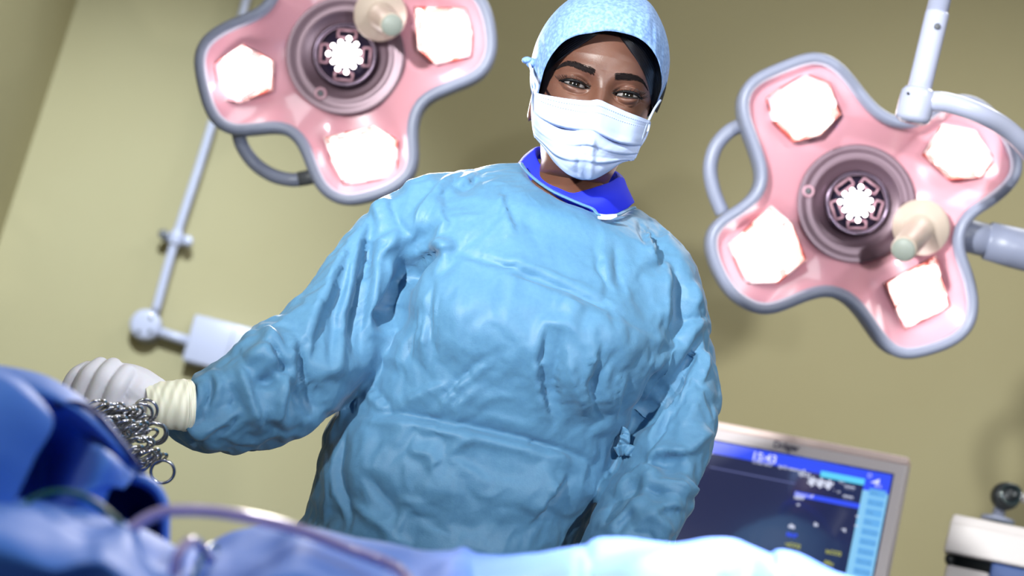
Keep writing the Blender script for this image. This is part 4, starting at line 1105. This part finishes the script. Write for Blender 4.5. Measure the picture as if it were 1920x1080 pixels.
# rolled drape with a dark open end
arc = [(150, 958), (166, 926), (196, 900), (232, 886), (270, 890), (300, 910), (317, 944), (319, 985), (318, 1030)]
G = []
cen = np.array([238, 975.])
for sc_, Yd, sh in ((.74, 1.26, 0), (.80, 1.235, 0), (.95, 1.235, 0), (1.0, 1.25, 0), (1.0, 1.32, -1), (.99, 1.42, -2), (.97, 1.50, -4)):
    G.append([(cen[0]+(x-cen[0])*sc_+sh, cen[1]+(y-cen[1])*sc_+sh, Yd) for x, y in arc])
P = sheet(G, 90, 60, .0012, 21, .1)
rl = tag(MB().grid(P).build('rolled_drape', M['drape'], solid=.0010), 'rolled blue drape with a dark open end, below the instrument handles', 'surgical drape', 'blue drapes')
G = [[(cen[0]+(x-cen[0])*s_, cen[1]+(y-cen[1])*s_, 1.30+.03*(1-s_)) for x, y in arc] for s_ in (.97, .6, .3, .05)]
P = sheet(G, 60, 30); MB().grid(P).build('roll_shade_sheet', M['drapedark'], rl, solid=.0008)  # dark sheet added in place of the shade inside the roll
# cuff-like hem edge of the raised drape (dark seam)
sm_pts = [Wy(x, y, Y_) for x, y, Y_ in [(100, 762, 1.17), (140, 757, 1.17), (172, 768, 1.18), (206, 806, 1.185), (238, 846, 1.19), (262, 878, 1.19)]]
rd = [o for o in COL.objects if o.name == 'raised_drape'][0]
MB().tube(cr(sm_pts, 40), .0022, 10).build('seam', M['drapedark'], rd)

# ------------------------------------------------------------------ tubes over the drapes
def tubing(name, pts, r, m, label, cat='tube', n=14):
    P = cr([Wy(*p) for p in pts], 90)
    return tag(MB().tube(P, r, n).build(name, m), label, cat)
tubing('suction_tube', [(205, 1130, 1.08), (214, 1075, 1.08), (228, 1022, 1.08), (252, 988, 1.08), (290, 965, 1.08), (330, 957, 1.08), (400, 959, 1.085), (470, 971, 1.09), (560, 994, 1.10), (650, 1028, 1.11), (730, 1058, 1.12), (762, 1085, 1.10), (770, 1130, 1.08)], .0036, M['tube'],
       'clear lilac tube arching over the blue drape from left to centre')
tubing('suction_tube', [(322, 1140, 1.05), (326, 1080, 1.05), (336, 1038, 1.05), (356, 1016, 1.06), (374, 1022, 1.08), (392, 1050, 1.10)], .0031, M['tube'], 'short loop of clear lilac tube just right of the large arch')
tubing('suction_tube', [(52, 1130, 1.04), (62, 1075, 1.04), (76, 1030, 1.05), (84, 990, 1.06), (82, 965, 1.08)], .0026, M['tube'], 'pale tube rising at the bottom left corner, over dark blue drape')
tubing('monitoring_cable', [(-40, 1040, 1.04), (10, 985, 1.06), (45, 946, 1.08), (85, 926, 1.08), (125, 922, 1.08), (165, 934, 1.08), (205, 962, 1.08), (240, 998, 1.09), (262, 1040, 1.12)], .0018, M['green'], 'thin dark green cable curving over the drape at left', 'cable')
tubing('monitoring_cable', [(218, 1130, 1.07), (228, 1070, 1.07), (240, 1025, 1.08), (254, 1000, 1.10)], .0013, M['green'], 'thin green cable rising beside the foot of the large lilac arch', 'cable')
tubing('monitoring_cable', [(352, 1130, 1.04), (364, 1080, 1.05), (380, 1045, 1.08), (398, 1020, 1.12), (410, 1030, 1.16)], .0013, M['green'], 'short green cable right of the small tube loop', 'cable')

# ------------------------------------------------------------------ hemostats
mc = Wy(105, 935, 1.86)
t = thing('instrument_stand', (mc[0], mc[1], 0), 'steel instrument stand holding the hemostats behind the raised blue drape', 'stand')
MB().box(mc+V(-.1, -.09, -.012), (.2, 0, 0), (0, .18, 0), (0, 0, .008)).build('tray', M['steel'], t, bevel=.003)
MB().tube([mc+V(0, .06, -.012), V(mc[0], mc[1]+.06, .03)], .011, 16).build('post', M['steel'], t)
MB().box((mc[0]-.2, mc[1]-.1, .0), (.4, 0, 0), (0, .3, 0), (0, 0, .03)).build('base', M['steel'], t, bevel=.006)
def hemostat_proto(label):
    t = thing('hemostat', (0, 0, 0), label, 'surgical instrument', 'hemostats hanging by the gloved hand')
    for s in (-1, 1):
        m = MB()
        m.ring((-.0125+.0, 0, s*.0128), (0, 1, 0), .0112, .0016, 32, 10)
        m.tube(cr([(-.024, .0, s*.0085), (-.045, 0, s*.0055), (-.07, 0, s*.0026), (-.085, 0, 0), (-.095, 0, -s*.0015), (-.125, 0, -s*.0006)], 30), [.0022, .0022, .0026, .0032, .0026, .0012], 10)
        m.box((-.032, -.001, min(0, s*.008)), (.005, 0, 0), (0, .002, 0), (0, 0, .008))
        m.build('handle_half', M['steel'], t)
    MB().lathe((-.085, -.0035, 0), (0, 1, 0), [(.0022, 0), (.0022, .007)], 14).build('pivot_screw', M['steel'], t)
    return t
spots = []
for i in range(9):
    spots.append((292-11.5*i, 779-2.2*i+2*math.sin(i*2), 1.82-.006*i, 24+6*math.sin(i*1.3), 8*math.sin(i*1.9), 70+8*math.sin(i*2.3)))
for i in range(6):
    spots.append((278-13*i, 798-1.0*i+2*math.sin(i*1.7), 1.80-.006*i, 24+5*math.cos(i*1.3), 10*math.sin(i*2.9), 66+9*math.sin(i*1.3)))
for i in range(5):
    spots.append((308-10*i, 846-2*i+3*math.sin(i*2.1), 1.80-.008*i, 16+8*math.sin(i*2), 10*math.sin(i*1.7), 62+12*math.sin(i*1.9)))
spots[0] = (296, 783, 1.82, 20, 0, 16); spots[1] = (288, 782, 1.81, 28, 4, 30); spots[15] = (286, 852, 1.80, 60, 0, 14)
proto = hemostat_proto('steel hemostat')
lab = {0: 'steel hemostat with the open ring farthest right in the upper bunch, below the glove cuff', 15: 'steel hemostat with an open ring hanging lowest, over the top edge of the rolled drape'}
for i, (x, y, Yd, tilt, yaw, edge) in enumerate(spots):
    if i == 0: o = proto
    else:
        o = proto.copy(); COL.objects.link(o)
        for chd in proto.children:
            c = chd.copy(); COL.objects.link(c); c.parent = o
    ex = R; 
    rot = Matrix((tuple(R), tuple(F), tuple(U))).transposed().to_4x4()
    loc = Wy(x+9, y, Yd)
    o.matrix_world = Matrix.Translation(Vector(loc)) @ rot @ Matrix.Rotation(math.radians(-tilt), 4, 'Y') @ Matrix.Rotation(math.radians(edge), 4, 'X') @ Matrix.Rotation(math.radians(yaw*.4), 4, 'Z')
    o['label'] = lab.get(i, 'steel hemostat with ring handles in the crowded upper bunch beside the glove' if i < 15 else 'steel hemostat with ring handles in the lower bunch above the rolled drape')

# ------------------------------------------------------------------ monitor
def emat(name, rgb, s):
    return emis(name, rgb, s)
tr = Wy(1705, 860, 3.05)
psi = None
def dirpsi(p): return V(math.cos(p), math.sin(p), 0)
best = None
for p in np.linspace(-1.2, .6, 181):
    a = to_px(tr); q = tr-dirpsi(p)*.30; c = to_px(q)
    sl = (a[1]-c[1])/(a[0]-c[0])
    if best is None or abs(sl-.187) < best[0]: best = (abs(sl-.187), p)
psi = best[1]; hx = dirpsi(psi); vz = V(0, 0, -1); nz = np.cross(hx, V(0, 0, 1)); nz = nz if nz@(CAM-tr) > 0 else -nz
print('MONITOR psi', math.degrees(psi))
# in-plane coordinates from pixel
def mon(px, py, off=0.):
    r_ = ray(px, py); k = ((tr-CAM)@nz)/(r_@nz); P = CAM+k*r_
    q = P-tr; return q@hx, q@vz
def MP(x, y, off=0.): return tr+hx*x+vz*y+nz*off
x0 = -.44
brv = mon(1662, 1080); Hh = .34
t = thing('patient_monitor', MP(x0/2, Hh+.05, -.05), 'patient monitor with blue-topped screen reading 15:43, behind the gown sleeve', 'monitor')
MB().box(MP(x0, .004, -.055), hx*(-x0), vz*Hh, nz*.055).build('casing', M['case'], t, bevel=.006)
MB().box(MP(x0, -.002, -.05), hx*(-x0), vz*.014, nz*.053).build('casing_lid', M['casetop'], t, bevel=.004)
sx1, sy0 = mon(1673, 891); sx0 = x0+.035; sy1 = Hh-.03
scr_m = mat('screen_glass', (22, 28, 56), .12, Coat_Weight=1.0); nt, b = nodes(scr_m); b.inputs['Emission Color'].default_value = (*s2l((40, 50, 100)), 1); b.inputs['Emission Strength'].default_value = .55
scr = MB().box(MP(sx0-.003, sy0-.003, -.001), hx*(sx1-sx0+.006), vz*(sy1-sy0+.006), nz*.0016).build('screen', scr_m, t, smooth=False)
def panel(x, y, w, hgt, m, off=.0012, nm='screen_bar'):
    return MB().box(MP(x, y, off), hx*w, vz*hgt, nz*.0003).build(nm, m, scr, smooth=False)
EB = emat('screen_blue', (48, 80, 250), 1.0); EC = emat('screen_cyan', (96, 214, 252), 1.0); EL = emat('screen_light_blue', (140, 208, 252), .95); EBt = emat('screen_button', (104, 180, 244), .95)
EW_ = emat('screen_white', (226, 232, 255), 1.0); EY = emat('screen_yellow', (176, 180, 90), .9); EG = emat('screen_line', (110, 118, 176), .8); ET = emat('screen_button_text', (70, 120, 180), .8)
def mm(px, py): return mon(px, py)
bx, by = mm(1640, 912)
W_ = sx1-sx0
panel(sx0, sy0, W_, .0215, EB)
cx0, cy0 = mm(1540, 883); cx1, cy1 = mm(1622, 900)
panel(cx0, cy0, cx1-cx0, .0105, EC, .0016)
clx = mm(1619, 912); panel(clx[0], sy0+.034, sx1-clx[0], sy1-sy0-.034, EL, .0014)
panel(clx[0], sy0, sx1-clx[0], .034, EB, .0013)
bb = mm(1491, 921); be = mm(1613, 950); panel(bb[0], bb[1], be[0]-bb[0], .0085, EB)
la = mm(1332, 875); lb = mm(1492, 905); panel(la[0], la[1], lb[0]-la[0], .0018, EG); lc = mm(1300, 868); panel(lc[0], la[1], .018, .0018, EG)
def text(s, px, py, size, m, off=.0020, par=None, nm='screen_text', bold=0.):
    x, y = mm(px, py)
    cu = bpy.data.curves.new('t', 'FONT'); cu.body = s; cu.size = size; cu.offset = bold; cu.extrude = .0001
    to = bpy.data.objects.new('t', cu); COL.objects.link(to)
    me = bpy.data.meshes.new_from_object(to.evaluated_get(bpy.context.evaluated_depsgraph_get())); bpy.data.objects.remove(to)
    c2 = np.array([v.co[:] for v in me.vertices])
    if not len(c2): return
    Pw = np.array([MP(x+c[0], y-c[1], off+c[2]) for c in c2]); me.vertices.foreach_set('co', Pw.ravel()); me.materials.append(m)
    me.update(); ob = bpy.data.objects.new(nm, me); COL.objects.link(ob); p_ = par or scr; ob.parent = p_
    ob.matrix_parent_inverse = Matrix.Translation(-Vector(t.location)) if p_ is t else Matrix.Identity(4)
    return ob
text('Dräger', 1449, 838, .0160, M['ink'], .0013, t, 'brand_lettering', .0004)
text('15:43', 1408, 861, .0200, EW_, bold=.0004); text('13 Dec 2016', 1410, 868, .0066, EW_, bold=.00005); text('SpO2 sensor off', 1459, 877, .0070, EW_, bold=.0001); text('er', 1330, 851, .008, EW_)
text('SpO2', 1497, 891, .0090, EW_, bold=.0002); text('***', 1512, 920, .034, EW_, bold=.0009)
text('PLS', 1573, 906, .006, EW_); text('***', 1582, 921, .014, EW_, bold=.0005); text('PI', 1570, 925, .006, EW_); text('--', 1562, 921, .006, EW_); text('***', 1579, 939, .014, EW_, bold=.0005)
text('Sensor off', 1491, 928, .0075, EW_, bold=.0001, off=.0024); text('NIBP', 1489, 935, .0080, EW_, bold=.0003); text('--', 1493, 948, .009, EW_); text('=', 1493, 950, .010, EW_)
for s_, x, y, c_ in (('dia', 1478, 989, EW_), ('MAP', 1474, 1005, EB), ('etCO2', 1471, 1023, EY), ('inCO2', 1548, 1037, EY), ('RRc', 1545, 1058, EY), ('in', 1526, 986, EW_), ('et', 1577, 996, EW_), ('--', 1604, 970, EW_), ('--', 1602, 988, EW_)):
    text(s_, x, y, .0095, c_, bold=.0004)
# button column
bwx = mm(1634, 915); bwe = sx1-.004
for k, s_ in enumerate(['Alarms', 'Main screen', 'Code', 'Setup', 'Alarm silence', 'Special views', 'Procedures', 'Patient data', 'Start standby']):
    y = bwx[1]+.0012+k*.0168; xx = bwe-.028
    panel(xx, y, .028, .0128, EBt, .0020, 'screen_button')
    cu_ = to_px(MP(xx+.003, y+.0082)); text(s_, cu_[0], cu_[1], .0048, ET, .0026, None, 'button_text')
# signal triangle & battery
a = mm(1632, 908); b2 = mm(1647, 905)
q = [MP(*mm(1632, 905), .002), MP(*mm(1648, 908.5), .002), MP(*mm(1650, 898.5), .002)]
MB().add(q+[p_+nz*.0003 for p_ in q], [(0, 1, 2), (3, 5, 4), (0, 3, 4, 1), (1, 4, 5, 2), (2, 5, 3, 0)]).build('signal_icon', EW_, scr, smooth=False)
text('88 %', 1640, 913, .006, EW_)
# loudspeaker / bell outline icon
m_ = MB(); m_.ring(MP(*mm(1631, 892), .002), nz, .0032, .0004, 20, 6); m_.build('bell_icon', EW_, scr)
# articulated stand down to a trolley
MB().lathe(MP(x0/2, Hh, -.05), (0, 0, -1), [(.02, 0), (.02, .6)], 24).build('stand_post', M['case'], t)
pbase = MP(x0/2, Hh, -.05); MB().box((pbase[0]-.2, pbase[1]-.15, 0), (.4, 0, 0), (0, .4, 0), (0, 0, pbase[2]-.58)).build('trolley_body', M['plastic'], t, bevel=.01)

# ------------------------------------------------------------------ machine at the right edge
Yd = 3.2
c0 = Wy(1788, 957, Yd); c1 = Wy(1776, 1034, Yd)
ww = .5; zt = c0[2]; zb = c1[2]
t = thing('anaesthesia_machine', (c0[0]+.25, Yd+.2, 0), 'off-white medical machine with rounded top at the bottom right corner', 'medical machine')
prof = []
z0 = zb; hgt = zt-zb
G = []
for x in (0, ww):
    G.append([V(c0[0]-.004+x, Yd, z0), V(c0[0]-.002+x, Yd, z0+hgt*.72), V(c0[0]+x, Yd+.012, z0+hgt*.94), V(c0[0]+x, Yd+.035, zt), V(c0[0]+x, Yd+.40, zt), V(c0[0]+x, Yd+.40, z0)])
MB().grid(np.array(G), closed_u=True, cap0=True, cap1=True).build('top_housing', M['plastic'], t, bevel=.004, sharp=.6)
MB().box((c0[0]+.006, Yd+.02, z0-.02), (ww-.01, 0, 0), (0, .36, 0), (0, 0, .02)).build('recess', M['black'], t)
MB().box((c0[0]+.004, Yd+.012, 0.02), (.075, 0, 0), (0, .38, 0), (0, 0, z0-.04)).build('side_panel', M['plastic'], t, bevel=.005)
MB().box((c0[0]+.079, Yd+.004, 0.02), (ww-.085, 0, 0), (0, .38, 0), (0, 0, z0-.022)).build('front_panel', M['blueb'], t, bevel=.005)
MB().lathe((c0[0]+.008, Yd+.03, z0-.012), (0, -1, 0), [(.008, 0), (.008, .03)], 16).build('corner_stop', M['black'], t)
th = -(math.atan2(c0[0], c0[1])+math.radians(3))
def yawed(o):
    cc_ = np.array([v.co[:] for v in o.data.vertices]); q_ = cc_-c0; c_, s_ = math.cos(th), math.sin(th)
    q_ = np.stack([q_[:, 0]*c_-q_[:, 1]*s_, q_[:, 0]*s_+q_[:, 1]*c_, q_[:, 2]], 1); o.data.vertices.foreach_set('co', (q_+c0).ravel()); o.data.update()
for ch_ in t.children: yawed(ch_)
kc = Wy(1888, 929, Yd+.06)
t2 = thing('camera_lens', kc, 'round black lens-like fitting above the off-white machine top', 'lens')
ax = unit(V(-.1, -1, -.1))
MB().lathe(kc+V(0, .02, 0), ax, [(.016, -.02), (.024, 0), (.0255, .012), (.025, .03), (.023, .035)], 36).build('barrel', M['black'], t2)
MB().lathe(kc+V(.004, .0, .002), ax, [(.019, 0), (.0195, .022), (.017, .026), (.0165, .02), (.012, .014), (.0, .012)], 36).build('lens_front', mat('lens_glass', (30, 46, 50), .1, Coat_Weight=1.), t2)
MB().tube([kc+V(.015, 0, .004), kc+V(.12, .02, .0)], .008, 16).build('mount_arm', M['plastic'], t2)
MB().lathe(kc+V(0, .03, -.045), (0, 0, 1), [(.03, 0), (.03, .006), (.012, .008), (.010, .03)], 28).build('base_foot', M['grey'], t2)
tag(MB().box((c0[0]+.05, Yd+.08, zt), (.3, 0, 0), (0, .2, 0), (0, 0, .007)).build('glass_tray', mat('frosted_tray', (190, 210, 190), .3, Transmission_Weight=.4), bevel=.002), 'thin translucent tray lying on the off-white machine top', 'tray')
yawed([o for o in COL.objects if o.name == 'glass_tray'][0])
# ------------------------------------------------------------------ lights
def area(name, loc, target, size, power, col=(1, 1, 1), sy=None, spread=None):
    l = bpy.data.lights.new(name, 'AREA'); l.energy = power; l.size = size; l.color = col
    if sy: l.shape = 'RECTANGLE'; l.size_y = sy
    if spread: l.spread = math.radians(spread)
    o = bpy.data.objects.new(name, l); COL.objects.link(o); o.location = Vector(loc)
    o.rotation_euler = (Vector(target)-Vector(loc)).to_track_quat('-Z', 'Y').to_euler(); return o
def spot(name, loc, target, ang, power, rad=.05, blend=.3, col=(1, 1, 1)):
    l = bpy.data.lights.new(name, 'SPOT'); l.energy = power; l.spot_size = math.radians(ang); l.spot_blend = blend; l.shadow_soft_size = rad; l.color = col
    o = bpy.data.objects.new(name, l); COL.objects.link(o); o.location = Vector(loc)
    o.rotation_euler = (Vector(target)-Vector(loc)).to_track_quat('-Z', 'Y').to_euler(); return o
chest = Wd(960, 600, 2.0)
# daylight-coloured key from above and right of the camera, fill from the left, unseen overhead areas added for ambient light
area('key_light', (2.3, -.5, 3.7), chest, .40, 38, (.94, .97, 1))
area('ambient_area', (-.6, .6, 3.85), (-.6, .6, 0), 1.2, 26, (.93, .96, 1), 1.2)
area('ambient_area', (1.2, 3.6, 3.85), (1.2, 3.6, 0), 1.2, 30, (.97, .98, 1), .6)
area('fill_light', (-1.2, .2, 1.3), chest, .9, 3.5, (.9, .95, 1))
# light thrown by the left lamp over her shoulder (rim) and onto the drapes by a lamp above right
spot('lamp_beam', Wd(760, 150, 2.72), Wd(1030, 330, 2.1), 60, 60, .08, .5, (1, .95, .93))
spot('overhead_beam', Wd(1800, -900, 1.9), Wy(1370, 1050, 1.22), 15, 420, .06, .6, (1, .95, .97))
# unseen spots aimed at the person and at parts of the back wall
wl = Wy(200, 200, WALLY)
spot('front_beam', CAM+R*.91+U*.25, Wy(500, 150, WALLY), 56, 120, .03, .35, (.93, .97, 1))
spot('wall_beam', (-.95, 2.4, 3.6), Wy(60, 760, WALLY), 50, 640, .06, 1.0, (.80, .91, 1))  # unseen spot added to brighten the lower-left wall
spot('wall_beam', CAM-R*.95+U*1.0, Wd(1780, 820, 4.4), 32, 620, .05, .9, (.97, 1, .98))
w = bpy.data.worlds.new('World'); scene.world = w; w.use_nodes = True
w.node_tree.nodes['Background'].inputs[0].default_value = (.8, .85, .9, 1); w.node_tree.nodes['Background'].inputs[1].default_value = .15

# ------------------------------------------------------------------ camera
cd = bpy.data.cameras.new('camera'); co_ = bpy.data.objects.new('camera', cd); COL.objects.link(co_)
cd.sensor_width = 36; cd.lens = 65; cd.sensor_fit = 'HORIZONTAL'
mw = Matrix((tuple(R), tuple(U), tuple(-F))).transposed().to_4x4(); mw.translation = Vector(CAM)
co_.matrix_world = mw
cd.dof.use_dof = True; cd.dof.focus_distance = 1.99; cd.dof.aperture_fstop = 4.8
cd.clip_start = .05
scene.camera = co_
vs = scene.view_settings
scene.display_settings.display_device = 'sRGB'
vs.view_transform = 'Standard'; vs.look = 'None'; vs.gamma = 1; vs.exposure = 0.0; vs.use_curve_mapping = False
scene.cycles.use_denoising = True; scene.cycles.max_bounces = 7; scene.cycles.adaptive_threshold = .02
